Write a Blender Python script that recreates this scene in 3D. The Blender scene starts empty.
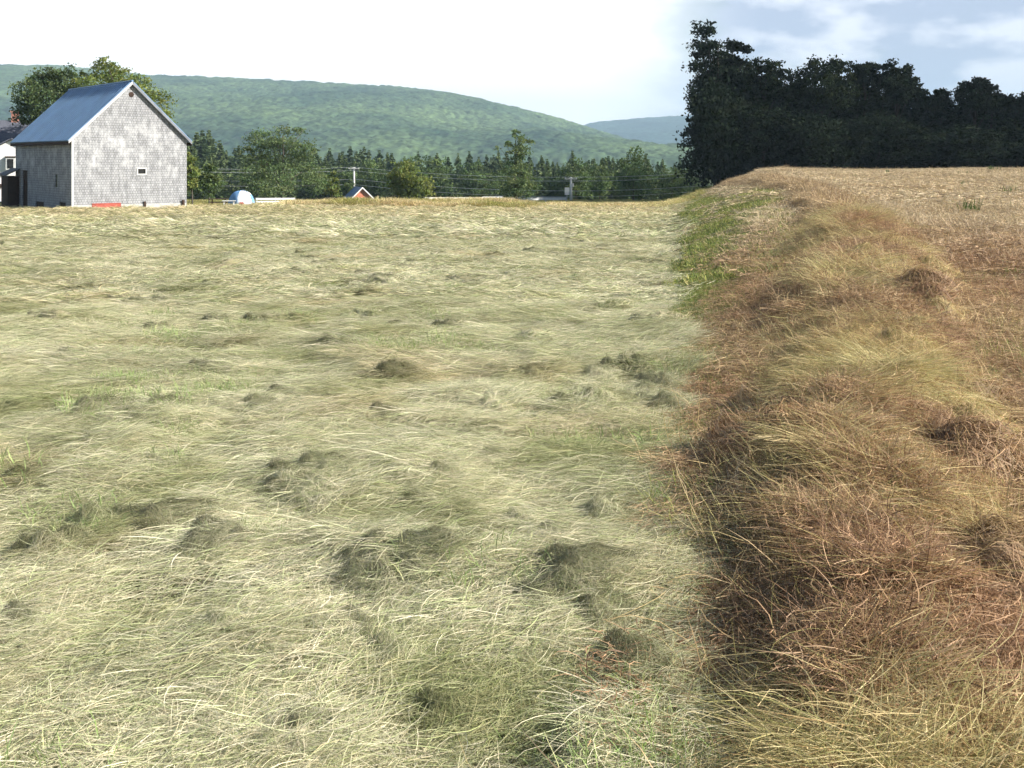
import bpy, math, random
import numpy as np
R = math.radians
C = bpy.context.scene
COL = C.collection

# ------------------------------------------------------------------ camera, sky, sun, exposure
FPX, HOR, EYE = 1100.0, 158.0, 1.7          # focal length in pixels, eye-level row, eye height
cam = bpy.data.cameras.new('camera'); camo = bpy.data.objects.new('camera', cam); COL.objects.link(camo)
cam.sensor_width = 36; cam.lens = FPX/1024*36; cam.shift_y = -(384-HOR)/1024
cam.clip_start = 0.05; cam.clip_end = 20000
camo.location = (0, 0, EYE); camo.rotation_euler = (R(90), 0, 0)
C.camera = camo
SUN_EL, SUN_AZ = 33.0, 101.0                  # azimuth from +Y towards +X
w = bpy.data.worlds.new('World'); C.world = w; w.use_nodes = True
nt = w.node_tree; nt.nodes.clear()
def N(t, kind, **k):
    n = t.nodes.new(kind)
    for a, b in k.items(): setattr(n, a, b)
    return n
out = N(nt, 'ShaderNodeOutputWorld'); bg = N(nt, 'ShaderNodeBackground'); bg.inputs[1].default_value = 0.06
sky = N(nt, 'ShaderNodeTexSky', sky_type='NISHITA', sun_disc=False)
sky.sun_elevation = R(SUN_EL); sky.sun_rotation = R(SUN_AZ)
tc = N(nt, 'ShaderNodeTexCoord')
mp = N(nt, 'ShaderNodeMapping'); mp.inputs['Scale'].default_value = (1, 1, 2.3); mp.inputs['Location'].default_value = (0.33, 0.1, 0.0)
nz = N(nt, 'ShaderNodeTexNoise'); nz.inputs['Scale'].default_value = 7.5; nz.inputs['Detail'].default_value = 9; nz.inputs['Roughness'].default_value = 0.53
nz2 = N(nt, 'ShaderNodeTexNoise'); nz2.inputs['Scale'].default_value = 11; nz2.inputs['Detail'].default_value = 8
cover = N(nt, 'ShaderNodeMapRange', interpolation_type='SMOOTHSTEP'); cover.inputs[1].default_value = 0.36; cover.inputs[2].default_value = 0.50
shade = N(nt, 'ShaderNodeValToRGB')
shade.color_ramp.elements[0].position = 0.44; shade.color_ramp.elements[0].color = (4.7, 5.5, 7.2, 1)
shade.color_ramp.elements[1].position = 0.555; shade.color_ramp.elements[1].color = (9.0, 9.4, 10.4, 1)
mixc = N(nt, 'ShaderNodeMix', data_type='RGBA')
nt.links.new(tc.outputs['Generated'], mp.inputs[0])
nt.links.new(mp.outputs[0], nz.inputs[0]); nt.links.new(mp.outputs[0], nz2.inputs[0])
nt.links.new(nz.outputs[0], cover.inputs[0]); nt.links.new(nz2.outputs[0], shade.inputs[0])
cf = N(nt, 'ShaderNodeMath', operation='MULTIPLY')          # the cloud bank stands low over the horizon in front
nt.links.new(cover.outputs[0], cf.inputs[0]); nt.links.new(cf.outputs[0], mixc.inputs[0]); nt.links.new(sky.outputs[0], mixc.inputs[6]); nt.links.new(shade.outputs[0], mixc.inputs[7])
# bright thin overcast low in the sky to the north-west
sep = N(nt, 'ShaderNodeSeparateXYZ'); nt.links.new(tc.outputs['Generated'], sep.inputs[0])
azf = N(nt, 'ShaderNodeMapRange', interpolation_type='SMOOTHSTEP'); azf.inputs[1].default_value = 0.225; azf.inputs[2].default_value = 0.05
elf = N(nt, 'ShaderNodeMapRange', interpolation_type='SMOOTHSTEP'); elf.inputs[1].default_value = 0.40; elf.inputs[2].default_value = 0.16
mul0 = N(nt, 'ShaderNodeMath', operation='MULTIPLY'); mul = N(nt, 'ShaderNodeMath', operation='MULTIPLY')
frf = N(nt, 'ShaderNodeMapRange', interpolation_type='SMOOTHSTEP'); frf.inputs[1].default_value = 0.35; frf.inputs[2].default_value = 0.75
nt.links.new(sep.outputs[1], frf.inputs[0]); nt.links.new(elf.outputs[0], mul0.inputs[0]); nt.links.new(frf.outputs[0], mul0.inputs[1]); nt.links.new(mul0.outputs[0], cf.inputs[1])
nt.links.new(sep.outputs[0], azf.inputs[0]); nt.links.new(sep.outputs[2], elf.inputs[0])
nt.links.new(azf.outputs[0], mul.inputs[0]); nt.links.new(mul0.outputs[0], mul.inputs[1])
mixw = N(nt, 'ShaderNodeMix', data_type='RGBA'); mixw.inputs[7].default_value = (14.5, 14.7, 14.8, 1)
nt.links.new(mul.outputs[0], mixw.inputs[0]); nt.links.new(mixc.outputs[2], mixw.inputs[6])
nt.links.new(mixw.outputs[2], bg.inputs[0]); nt.links.new(bg.outputs[0], out.inputs[0])

sl = bpy.data.lights.new('sun', 'SUN'); sl.energy = 5.0; sl.angle = R(0.5); sl.color = (1, 0.94, 0.84)
so = bpy.data.objects.new('sun', sl); COL.objects.link(so)
so.rotation_euler = (R(90-SUN_EL), 0, R(180-SUN_AZ)); so.location = (40, 0, 60)
vs = C.view_settings; vs.view_transform = 'Standard'; vs.look = 'None'; vs.gamma = 1; vs.use_curve_mapping = False; vs.exposure = 0.98
cy = C.cycles; cy.max_bounces = 4; cy.diffuse_bounces = 2; cy.glossy_bounces = 2; cy.transmission_bounces = 3
cy.transparent_max_bounces = 4; cy.volume_bounces = 0; cy.use_denoising = True; cy.use_adaptive_sampling = True; cy.adaptive_threshold = 0.04

# ------------------------------------------------------------------ helpers
rng = np.random.default_rng(7)
def tag(o, label=None, cat=None, group=None, kind=None):
    for k, v in (('label', label), ('category', cat), ('group', group), ('kind', kind)):
        if v: o[k] = v
    return o
def empty(name, loc, rz=0):
    o = bpy.data.objects.new(name, None); COL.objects.link(o); o.location = loc; o.rotation_euler = (0, 0, rz); o.empty_display_size = .3
    return o
class MB:
    """collects faces, builds one mesh object; optional per-vertex colour"""
    def __init__(s): s.v = []; s.f = []; s.n = 0; s.c = []; s.m = []
    def add(s, v, f, col=None, mi=0):
        v = np.asarray(v, float).reshape(-1, 3); s.v.append(v)
        for q in f: s.f.append([i+s.n for i in q]); s.m.append(mi)
        s.c.append(np.tile(np.asarray(col if col is not None else (1, 1, 1), float), (len(v), 1)) if np.ndim(col) < 2 else np.asarray(col))
        s.n += len(v); return s
    def box(s, a, b, mi=0):
        x0, y0, z0 = a; x1, y1, z1 = b
        return s.add([(x0,y0,z0),(x1,y0,z0),(x1,y1,z0),(x0,y1,z0),(x0,y0,z1),(x1,y0,z1),(x1,y1,z1),(x0,y1,z1)],
              [(3,2,1,0),(4,5,6,7),(0,1,5,4),(1,2,6,5),(2,3,7,6),(3,0,4,7)], mi=mi)
    def prism(s, poly, d, mi=0):
        """poly: 3D points in one plane, d: extrusion vector"""
        p = np.array(poly, float); k = len(p); d = np.array(d, float)
        f = [tuple(range(k)), tuple(range(2*k-1, k-1, -1))] + [(i, i+k, (i+1) % k+k, (i+1) % k) for i in range(k)]
        return s.add(np.vstack([p, p+d]), f, mi=mi)
    def tube(s, pts, rad, n=7, col=None, mi=0):
        pts = np.array(pts, float); k = len(pts); rad = np.broadcast_to(rad, k)
        vs_ = []
        for i in range(k):
            t = pts[min(i+1, k-1)]-pts[max(i-1, 0)]; t /= np.linalg.norm(t)+1e-9
            a = np.cross(t, (0, 0, 1) if abs(t[2]) < .9 else (1, 0, 0)); a /= np.linalg.norm(a); b = np.cross(t, a)
            for j in range(n):
                th = 2*math.pi*j/n; vs_.append(pts[i]+rad[i]*(a*math.cos(th)+b*math.sin(th)))
        f = [(i*n+j, i*n+(j+1) % n, (i+1)*n+(j+1) % n, (i+1)*n+j) for i in range(k-1) for j in range(n)]
        f += [tuple(range(n-1, -1, -1)), tuple(range((k-1)*n, k*n))]
        return s.add(vs_, f, col, mi)
    def build(s, name, mats, parent=None, smooth=False):
        me = bpy.data.meshes.new(name); v = np.vstack(s.v)
        me.from_pydata(v.tolist(), [], s.f)
        for m in (mats if isinstance(mats, (list, tuple)) else [mats]): me.materials.append(m)
        if max(s.m): me.polygons.foreach_set('material_index', s.m)
        a = me.color_attributes.new('bcol', 'FLOAT_COLOR', 'POINT')
        a.data.foreach_set('color', np.hstack([np.vstack(s.c), np.ones((len(v), 1))]).astype(np.float32).ravel())
        if smooth: me.polygons.foreach_set('use_smooth', [True]*len(me.polygons))
        o = bpy.data.objects.new(name, me); COL.objects.link(o)
        if parent: o.parent = parent
        me.update(); return o
def mesh_quads(name, v, q, col=None, mat=None, smooth=False):
    """fast mesh from numpy verts and quads"""
    me = bpy.data.meshes.new(name); v = np.asarray(v, np.float32); q = np.asarray(q, np.int32); k = q.shape[1]
    me.vertices.add(len(v)); me.vertices.foreach_set('co', v.ravel())
    me.loops.add(q.size); me.loops.foreach_set('vertex_index', q.ravel())
    me.polygons.add(len(q)); me.polygons.foreach_set('loop_start', np.arange(len(q), dtype=np.int32)*k)
    me.polygons.foreach_set('loop_total', np.full(len(q), k, np.int32))
    if smooth: me.polygons.foreach_set('use_smooth', np.ones(len(q), bool))
    me.update(calc_edges=True)
    if col is not None:
        a = me.color_attributes.new('bcol', 'FLOAT_COLOR', 'POINT')
        a.data.foreach_set('color', np.hstack([col, np.ones((len(col), 1))]).astype(np.float32).ravel())
    if mat: me.materials.append(mat)
    return me
def newmat(name):
    m = bpy.data.materials.new(name); m.use_nodes = True; t = m.node_tree; t.nodes.clear()
    o = N(t, 'ShaderNodeOutputMaterial'); return m, t, o
def simple(name, col, rough=.7, metal=0, var=.25, scale=3., bump=0.0, spec=.3):
    m, t, o = newmat(name); b = N(t, 'ShaderNodeBsdfPrincipled'); t.links.new(b.outputs[0], o.inputs[0])
    b.inputs['Roughness'].default_value = rough; b.inputs['Metallic'].default_value = metal; b.inputs['Specular IOR Level'].default_value = spec
    tcn = N(t, 'ShaderNodeTexCoord'); n = N(t, 'ShaderNodeTexNoise'); n.inputs['Scale'].default_value = scale; n.inputs['Detail'].default_value = 6
    t.links.new(tcn.outputs['Object'], n.inputs[0])
    r = N(t, 'ShaderNodeValToRGB'); r.color_ramp.elements[0].position = .3; r.color_ramp.elements[1].position = .7
    r.color_ramp.elements[0].color = [c*(1-var) for c in col]+[1]; r.color_ramp.elements[1].color = [min(1, c*(1+var)) for c in col]+[1]
    t.links.new(n.outputs[0], r.inputs[0]); t.links.new(r.outputs[0], b.inputs['Base Color'])
    if bump:
        bp = N(t, 'ShaderNodeBump'); bp.inputs['Strength'].default_value = bump; bp.inputs['Distance'].default_value = .02
        t.links.new(n.outputs[0], bp.inputs['Height']); t.links.new(bp.outputs[0], b.inputs['Normal'])
    return m
def blade_mat(name, transl=.3, tint=True, spec=.25):
    """grass, hay: per-blade colour times the colour of the tuft it belongs to"""
    m, t, o = newmat(name)
    a = N(t, 'ShaderNodeAttribute', attribute_name='bcol'); c = a.outputs['Color']
    if tint:
        b = N(t, 'ShaderNodeAttribute', attribute_type='INSTANCER', attribute_name='tint')
        mx = N(t, 'ShaderNodeMix', data_type='RGBA', blend_type='MULTIPLY'); mx.inputs[0].default_value = 1
        t.links.new(c, mx.inputs[6]); t.links.new(b.outputs['Color'], mx.inputs[7]); c = mx.outputs[2]
    p = N(t, 'ShaderNodeBsdfPrincipled'); p.inputs['Roughness'].default_value = .55; p.inputs['Specular IOR Level'].default_value = spec
    tr = N(t, 'ShaderNodeBsdfTranslucent'); ms = N(t, 'ShaderNodeMixShader'); ms.inputs[0].default_value = transl
    t.links.new(c, p.inputs['Base Color']); t.links.new(c, tr.inputs[0])
    t.links.new(p.outputs[0], ms.inputs[1]); t.links.new(tr.outputs[0], ms.inputs[2]); t.links.new(ms.outputs[0], o.inputs[0])
    return m
def leaf_mat(name, col, transl=.3, spec=.2):
    m, t, o = newmat(name)
    a = N(t, 'ShaderNodeAttribute', attribute_name='bcol')
    mx = N(t, 'ShaderNodeMix', data_type='RGBA', blend_type='MULTIPLY'); mx.inputs[0].default_value = 1; mx.inputs[7].default_value = (*col, 1)
    t.links.new(a.outputs['Color'], mx.inputs[6])
    p = N(t, 'ShaderNodeBsdfPrincipled'); p.inputs['Roughness'].default_value = .6; p.inputs['Specular IOR Level'].default_value = spec
    tr = N(t, 'ShaderNodeBsdfTranslucent'); ms = N(t, 'ShaderNodeMixShader'); ms.inputs[0].default_value = transl
    t.links.new(mx.outputs[2], p.inputs['Base Color']); t.links.new(mx.outputs[2], tr.inputs[0])
    t.links.new(p.outputs[0], ms.inputs[1]); t.links.new(tr.outputs[0], ms.inputs[2]); t.links.new(ms.outputs[0], o.inputs[0])
    return m

# gradient noise in numpy
def _h(ix, iy, s):
    n = (ix.astype(np.int64)*374761393 + iy.astype(np.int64)*668265263 + s*982451653) & 0x7fffffff
    n = ((n ^ (n >> 13))*1274126177) & 0x7fffffff
    return ((n ^ (n >> 16)) & 0xffff)/65535.0
def pn(x, y, s=0):
    x = np.asarray(x, float); y = np.asarray(y, float)
    ix = np.floor(x); iy = np.floor(y); fx = x-ix; fy = y-iy
    def g(dx, dy):
        a = _h(ix+dx, iy+dy, s)*2*math.pi
        return np.cos(a)*(fx-dx)+np.sin(a)*(fy-dy)
    u = fx*fx*fx*(fx*(fx*6-15)+10); v = fy*fy*fy*(fy*(fy*6-15)+10)
    return ((g(0,0)*(1-u)+g(1,0)*u)*(1-v)+(g(0,1)*(1-u)+g(1,1)*u)*v)*1.5
def fb(x, y, s=0, o=4, gain=.5):
    r = 0; a = 1; k = 0
    for i in range(o): r = r+a*pn(x*2**i, y*2**i, s+i*17); k += a; a *= gain
    return r/k*1.4
def ss(x, a, b):
    t = np.clip((x-a)/(b-a), 0, 1); return t*t*(3-2*t)
def dome(x, y, s, jit=.8):
    """cellular height: the nearest of jittered points, 1 at a point, 0 far from it"""
    ix = np.floor(x); iy = np.floor(y); best = np.full(np.shape(x), 9.); idv = np.zeros(np.shape(x))
    for dx in (-1, 0, 1):
        for dy in (-1, 0, 1):
            jx = ix+dx+.5+jit*(_h(ix+dx, iy+dy, s)-.5); jy = iy+dy+.5+jit*(_h(ix+dx, iy+dy, s+5)-.5)
            d = (x-jx)**2+(y-jy)**2; m = d < best; best = np.where(m, d, best); idv = np.where(m, _h(ix+dx, iy+dy, s+9), idv)
    return np.sqrt(np.clip(1-best*1.3, 0, 1)), idv

# ------------------------------------------------------------------ the lie of the land
EDGE = 0.1545                                     # the line between the two fields runs straight away from the road
def field_side(x, y):                             # 0 = pale hay field, 1 = brown field
    yy = np.maximum(y, .3); wd = .102*yy+np.where(y > 112, (y-112)*.12, 0)
    s = (x-(EDGE-.020)*yy)/wd
    s = np.clip(s, 0, 1); return .55*s+.45*ss(s, 0, 1)
def right_of(x, y): return (x > EDGE*np.maximum(y, .3))*1.0
def base_z(x, y):
    yl = np.maximum(y, -50)
    zl = np.where(yl < 75, -.0259*np.maximum(yl-6, 0), -1.787-.0350*(yl-75))
    zl = np.where(yl > 300, -9.825-.004*(yl-300), zl)
    zr = .0064*np.clip(yl-6, 0, 170)
    k = field_side(x, y)
    return zl*(1-k)+zr*k + .12*fb(x*.05, y*.05, 3, 2)*ss(y, 8, 25)
def at(px, d, zo=0.0):
    """the point on the ground on the column px of the picture, d metres out"""
    x = (px-512)/FPX*d; return np.array([x, d, float(base_z(np.array(x), np.array(float(d))))+zo])
def gpt(px, py):
    lo, hi = 1.5, 90.
    for _ in range(50):
        d = (lo+hi)/2; p = at(px, d); yy = HOR-FPX*(p[2]-EYE)/d
        if yy > py: lo = d
        else: hi = d
    return at(px, d)
# tussocks of lifted hay with the hollow on their shaded side
clumps = [(150,470,52,1.0),(80,455,40,.9),(195,292,40,.9),(370,288,60,1.0),(375,380,56,.9),(262,393,36,.7),(615,370,42,1.1),(650,388,34,.8),
 (60,548,90,1.0),(110,525,50,.7),(300,503,90,.9),(355,590,52,1.3),(505,520,60,1.0),(550,592,80,1.2),(585,625,60,1.1),(610,668,70,.8),(140,412,44,.7),(325,350,40,.8),(640,326,30,.9),
 (310,640,80,.8),(600,313,34,.9),(520,346,36,.8),(480,410,46,.8),(430,487,40,.6),(245,738,90,.7),(640,265,30,.8),(595,252,30,.7),(80,292,30,.8),(230,322,40,.6),
 (420,715,80,.9),(200,650,70,.7),(110,305,30,.5),(420,262,30,.6),(560,372,30,.6),(450,560,60,.7),(20,430,40,.5),(60,258,30,.5),(310,275,36,.6),(150,240,30,.6)]
CL = []
for px, py, wpx, k in clumps:
    g = gpt(px, py); d = g[1]; r = min(.22, max(.08, wpx/FPX*d*.40)); CL.append((g[0], d, r, k))
_r = random.Random(11)
for i in range(190):                               # smaller ones all over the field
    d = 3.4+34*_r.random()**1.35; x_ = _r.uniform(-.50, .125)*d
    CL.append((x_, d, _r.uniform(.05, .12)*(1+d/45), _r.uniform(.4, .9)))
def bump(x, y):
    k = right_of(x, y)
    far = ss(y, 30, 80)
    b = .055*fb(x*1.5, y*1.1, 11, 4, .55)+.05*fb(x*.45, y*.40, 12, 2)
    r = np.abs(fb(x*.8+y*.25, y*1.3-x*.2, 13, 3)); b = b+.05*(0.45-r)          # soft ridges left by the tedder
    d2, _ = dome(x*1.25+.3*fb(x, y, 5, 2), y*1.5, 21); b = b+.06*d2-.045
    b = b*(1+.35*far)
    b = np.array(b)
    for cx, cy_, r_, kk in CL:
        m = (np.abs(x-cx-.4*r_) < 4*r_) & (np.abs(y-cy_) < 4*r_)
        if not m.any(): continue
        dx = x[m]-cx; dy = y[m]-cy_
        b[m] += kk*.35*r_*np.exp(-((dx-.75*r_)/(.62*r_))**2-(dy/(.85*r_))**2) - kk*.40*r_*np.exp(-((dx+.25*r_)/(.6*r_))**2-(dy/(.7*r_))**2)
    br = .02*fb(x*2.3, y*2.3, 31, 3)+.05*fb(x*.5, y*.5, 32, 2)
    sel = ss(y, 78, 84)
    return (b*(1-k)+br*k)*(1-sel)
def ground_z(x, y): return base_z(x, y)+bump(x, y)

# windrow of brown hay
WR = np.array([(-1,.2,.5,.12),(2,.80,.48,.14),(3.06,1.13,.52,.16),(4.2,1.45,.60,.18),(6.6,2.12,.78,.22),(13,4.15,1.05,.27),(21,6.6,1.15,.36),(26,7.8,1.1,.24),(42,11.4,1.1,.2),(80,17,1.0,.13),(105,20.5,.8,.06)])
def wr_c(y): return np.interp(y, WR[:,0], WR[:,1])+.10*np.sin(y*.9)*ss(y, 3, 6)
def wr_w(y): return np.interp(y, WR[:,0], WR[:,2])*(1+.22*pn(y*.6, y*0+3.3, 41))
def wr_h(y): return np.interp(y, WR[:,0], WR[:,3])*(1+.45*pn(y*.45, y*0+7.7, 42))
def wr_z(x, y):
    s = np.clip((x-wr_c(y))/wr_w(y), -1.3, 1.3)
    prof = np.cos(np.clip(s, -1, 1)*math.pi/2)**1.3
    lum = .10*fb(x*2.2, y*1.7, 43, 4, .6)+.07*(dome(x*2.0, y*1.6, 44)[0]-.5)
    hole = 0
    for cx, cy_, r_ in HOLES: hole = hole+np.exp(-((x-cx)/r_)**2-((y-cy_)/(r_*1.3))**2)
    return prof*wr_h(y)*(1+lum*2.2) + lum*.7*prof - .34*hole*prof
HOLES = []
for px, d in ((745, 7.0), (712, 6.0), (945, 4.5), (965, 4.1), (870, 11.5), (905, 6.0), (730, 5.2)):
    HOLES.append(((px-512)/FPX*d, d, .10+.012*d))
def on_wr(x, y): return (np.abs(x-wr_c(y)) < wr_w(y)*.98) & (y < 104)

# ------------------------------------------------------------------ ground sheet
def axis(lo_far, lo, hi, hi_far, step, g):
    a = [hi]; s = step
    while a[-1] < hi_far: s *= g; a.append(a[-1]+s)
    b = [lo]; s = step
    while b[-1] > lo_far: s *= g; b.append(b[-1]-s)
    return np.array(sorted(set(b[1:])) + list(np.arange(lo, hi, step)) + a)
gx = axis(-5200, -6.5, 6.5, 5200, .05, 1.035); gy = axis(-300, 1.5, 13, 6200, .05, 1.02)
GX, GY = np.meshgrid(gx, gy); GZ = ground_z(GX, GY)
nx, ny = len(gx), len(gy)
ii = (np.arange(ny-1)[:, None]*nx+np.arange(nx-1)[None]).ravel()
def ground_material():
    m, t, o = newmat('soil and stubble'); b = N(t, 'ShaderNodeBsdfPrincipled'); b.inputs['Roughness'].default_value = .95; b.inputs['Specular IOR Level'].default_value = .1
    t.links.new(b.outputs[0], o.inputs[0])
    a = N(t, 'ShaderNodeAttribute', attribute_name='bcol'); tcn = N(t, 'ShaderNodeTexCoord')
    n = N(t, 'ShaderNodeTexNoise'); n.inputs['Scale'].default_value = 9; n.inputs['Detail'].default_value = 8; n.inputs['Roughness'].default_value = .7
    t.links.new(tcn.outputs['Object'], n.inputs[0])
    mr = N(t, 'ShaderNodeMapRange'); mr.inputs[1].default_value = .3; mr.inputs[2].default_value = .7; mr.inputs[3].default_value = .55; mr.inputs[4].default_value = 1.45
    t.links.new(n.outputs[0], mr.inputs[0])
    mx = N(t, 'ShaderNodeMix', data_type='RGBA', blend_type='MULTIPLY'); mx.inputs[0].default_value = 1
    t.links.new(a.outputs['Color'], mx.inputs[6]); t.links.new(mr.outputs[0], mx.inputs[7]); t.links.new(mx.outputs[2], b.inputs['Base Color'])
    bp = N(t, 'ShaderNodeBump'); bp.inputs['Strength'].default_value = .6; bp.inputs['Distance'].default_value = .03
    t.links.new(n.outputs[0], bp.inputs['Height']); t.links.new(bp.outputs[0], b.inputs['Normal'])
    return m
def turf(x, y):   # strip of green turf beside the windrow
    left = wr_c(y)-wr_w(y)*1.15
    return ss(left-x, -.2, .7)*ss(y, 4.5, 11)*ss(-y, -104, -90)*right_of(x, y)
gk = right_of(GX, GY)*np.where(GY > 112, field_side(GX, GY), 1); nzg = fb(GX*.35, GY*.35, 51, 3)
cl = np.stack([.07+0*GX, .068+0*GX, .032+0*GX], -1)*(1+.3*nzg[..., None])
cfar = np.stack([.10+0*GX, .125+0*GX, .05+0*GX], -1)
cl = cl+(cfar-cl)*ss(GY, 78, 90)[..., None]
cr = np.stack([.20+0*GX, .125+0*GX, .07+0*GX], -1)*(1+.3*nzg[..., None])
ctan = np.stack([.36+0*GX, .27+0*GX, .16+0*GX], -1)
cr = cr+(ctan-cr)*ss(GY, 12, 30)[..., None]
ctf = np.stack([.13+0*GX, .145+0*GX, .05+0*GX], -1); cr = cr+(ctf*(1+.5*fb(GX*.6, GY*.25, 52, 4))[..., None]-cr)*turf(GX, GY)[..., None]
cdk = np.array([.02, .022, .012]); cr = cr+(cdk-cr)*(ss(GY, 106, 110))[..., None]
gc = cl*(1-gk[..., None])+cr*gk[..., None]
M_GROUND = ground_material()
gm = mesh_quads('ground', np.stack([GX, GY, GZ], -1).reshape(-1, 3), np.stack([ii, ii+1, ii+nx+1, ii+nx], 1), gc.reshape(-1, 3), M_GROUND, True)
ground = bpy.data.objects.new('ground', gm); COL.objects.link(ground); tag(ground, 'wide gently sloping farmland under the two mown fields', 'ground', kind='structure')

# ------------------------------------------------------------------ wooded hills
def hill_mat(name, dark, light):
    m, t, o = newmat(name); b = N(t, 'ShaderNodeBsdfPrincipled'); b.inputs['Roughness'].default_value = .9; b.inputs['Specular IOR Level'].default_value = .05
    t.links.new(b.outputs[0], o.inputs[0]); a = N(t, 'ShaderNodeAttribute', attribute_name='bcol'); t.links.new(a.outputs['Color'], b.inputs['Base Color'])
    return m
M_HILL = hill_mat('hill forest canopy', 0, 0)
def hill(name, prof, D, x0, x1, depth, nxn, nyn, seed, label, cell=8.5):
    """prof: skyline as (px, py) at distance D; a forested slope rising towards it"""
    xs = np.linspace(x0, x1, nxn); t = np.concatenate([np.linspace(0, 1, nyn), np.linspace(1.02, 1.5, 20)])
    X, T = np.meshgrid(xs, t)
    prof = np.array(prof, float); px = prof[:, 0]; hz = (HOR-prof[:, 1])/FPX*D+EYE
    top = np.interp((X/D)*FPX+512, px, hz)-(6.0 if D < 4000 else -1.0)/FPX*D
    Y = D-depth+T*depth
    shape = np.where(T <= 1, np.clip(T, 0, 1)**.85*(1.0), 1-.5*(T-1)**2*4)
    Z = -12+(top+12)*shape
    Z = Z + np.where(T < 1.2, 1, 0)*(20*fb(X/520, Y/420, seed, 3)*np.sin(np.clip(T, 0, 1)*math.pi)**.7 + 7*fb(X/160, Y/200, seed+3, 3)*np.sin(np.clip(T, 0, 1)*math.pi)**.7)
    h1, idv = dome(X/cell, Y/(cell*1.5), seed+7); h2, id2 = dome(X/(cell*.55), Y/(cell*.9), seed+8)
    Z = Z+h1*8+h2*2.5+3*pn(X/25, Y/30, seed+9)-45*(1-ss(T, 0, .05))
    mixn = np.clip(.5+.9*fb(X/230, Y/330, seed+1, 3), 0, 1)
    dk = np.array([.018, .044, .028]); lt = np.array([.105, .155, .062])
    if D > 4000: dk = np.array([.016, .040, .050]); lt = np.array([.05, .10, .085])  # extra haze of distance painted into the far hill's bluish base colours
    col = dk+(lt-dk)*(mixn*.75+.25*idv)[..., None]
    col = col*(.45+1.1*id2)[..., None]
    n = X.shape[1]; i = (np.arange(X.shape[0]-1)[:, None]*n+np.arange(n-1)[None]).ravel()
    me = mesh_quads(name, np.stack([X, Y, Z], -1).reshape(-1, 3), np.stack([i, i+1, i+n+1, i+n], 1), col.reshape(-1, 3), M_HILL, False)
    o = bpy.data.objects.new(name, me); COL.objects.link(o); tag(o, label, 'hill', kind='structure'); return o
hill('hill', [(-900,80),(-500,70),(-200,66),(0,63),(60,63),(150,73),(220,75),(300,79),(400,84),(450,90),(500,101),(560,117),(600,131),(640,147),(680,162),(720,175),(800,190)], 2600, -2300, 640, 1300, 820, 420, 70,
     'long rounded hill covered in green forest behind the barn')
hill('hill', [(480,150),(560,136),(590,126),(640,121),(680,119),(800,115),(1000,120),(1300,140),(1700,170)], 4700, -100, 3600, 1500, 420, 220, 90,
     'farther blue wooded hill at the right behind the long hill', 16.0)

# air: even haze round camera, land and hills
hz_ = MB().box((-5300, -310, -42), (5300, 6350, 330)); m, t, o = newmat('haze air'); pv = N(t, 'ShaderNodeVolumePrincipled')
pv.inputs['Color'].default_value = (.58, .80, 1.0, 1); pv.inputs['Density'].default_value = .00019; pv.inputs['Anisotropy'].default_value = 0.0
t.links.new(pv.outputs[0], o.inputs['Volume'])
tag(hz_.build('haze', m), 'pale blue haze hanging over the valley', 'haze', kind='stuff')

# ------------------------------------------------------------------ grass and hay tufts
def patch(name, n, rad, length, width, spread, lie, curl, cols, mat, coll, seed, z0=.05, segs=4):
    """a tuft of n blades: lie=1 blades lying on each other, lie=0 standing"""
    r = np.random.default_rng(seed)
    a = r.uniform(0, 2*math.pi, n); q = np.sqrt(r.uniform(0, 1, n))*rad
    bx, by = q*np.cos(a), q*np.sin(a)
    L = r.uniform(*length, n); W = r.uniform(*width, n)
    head = r.normal(0, spread, n)+np.where(r.uniform(size=n) < .5, 0, math.pi)
    cu = r.normal(0, curl, n)
    lying = r.uniform(size=n) < lie
    pitch0 = np.where(lying, r.normal(.06, .15, n), r.uniform(.9, 1.5, n)); pitch1 = np.where(lying, r.normal(-.10, .20, n), pitch0-r.uniform(.2, 1.5, n))
    zb = np.where(lying, r.uniform(0, 1, n)**1.5*z0, -.01)
    pts = np.zeros((segs+1, n, 3)); p = np.stack([bx, by, zb], 1); pts[0] = p
    for s in range(segs):
        f = (s+.5)/segs; h = head+cu*(f-.5)*2; pt = pitch0+(pitch1-pitch0)*f
        p = p+np.stack([np.cos(h)*np.cos(pt), np.sin(h)*np.cos(pt), np.sin(pt)], 1)*(L/segs)[:, None]; pts[s+1] = p
    roll = r.uniform(-.9, .9, n)
    side = np.stack([-np.sin(head)*np.cos(roll), np.cos(head)*np.cos(roll), np.sin(roll)], 1)
    tap = np.array([.7, 1, 1, .8, .25]) if segs == 4 else np.linspace(1, .3, segs+1)
    V = np.zeros((n, segs+1, 2, 3))
    for s in range(segs+1):
        V[:, s, 0] = pts[s]-side*(W*tap[s]/2)[:, None]; V[:, s, 1] = pts[s]+side*(W*tap[s]/2)[:, None]
    cols = np.array(cols, float); ci = r.integers(0, len(cols), n); c = cols[ci]*r.uniform(.65, 1.3, n)[:, None]
    CC = np.repeat(c[:, None, :], (segs+1)*2, 1).reshape(-1, 3)
    b0 = (np.arange(n)*(segs+1)*2)[:, None]+np.arange(segs)[None]*2; b0 = b0.ravel()
    me = mesh_quads(name, V.reshape(-1, 3), np.stack([b0, b0+1, b0+3, b0+2], 1), CC, mat)
    o = bpy.data.objects.new(name, me); coll.objects.link(o); return o
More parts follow.
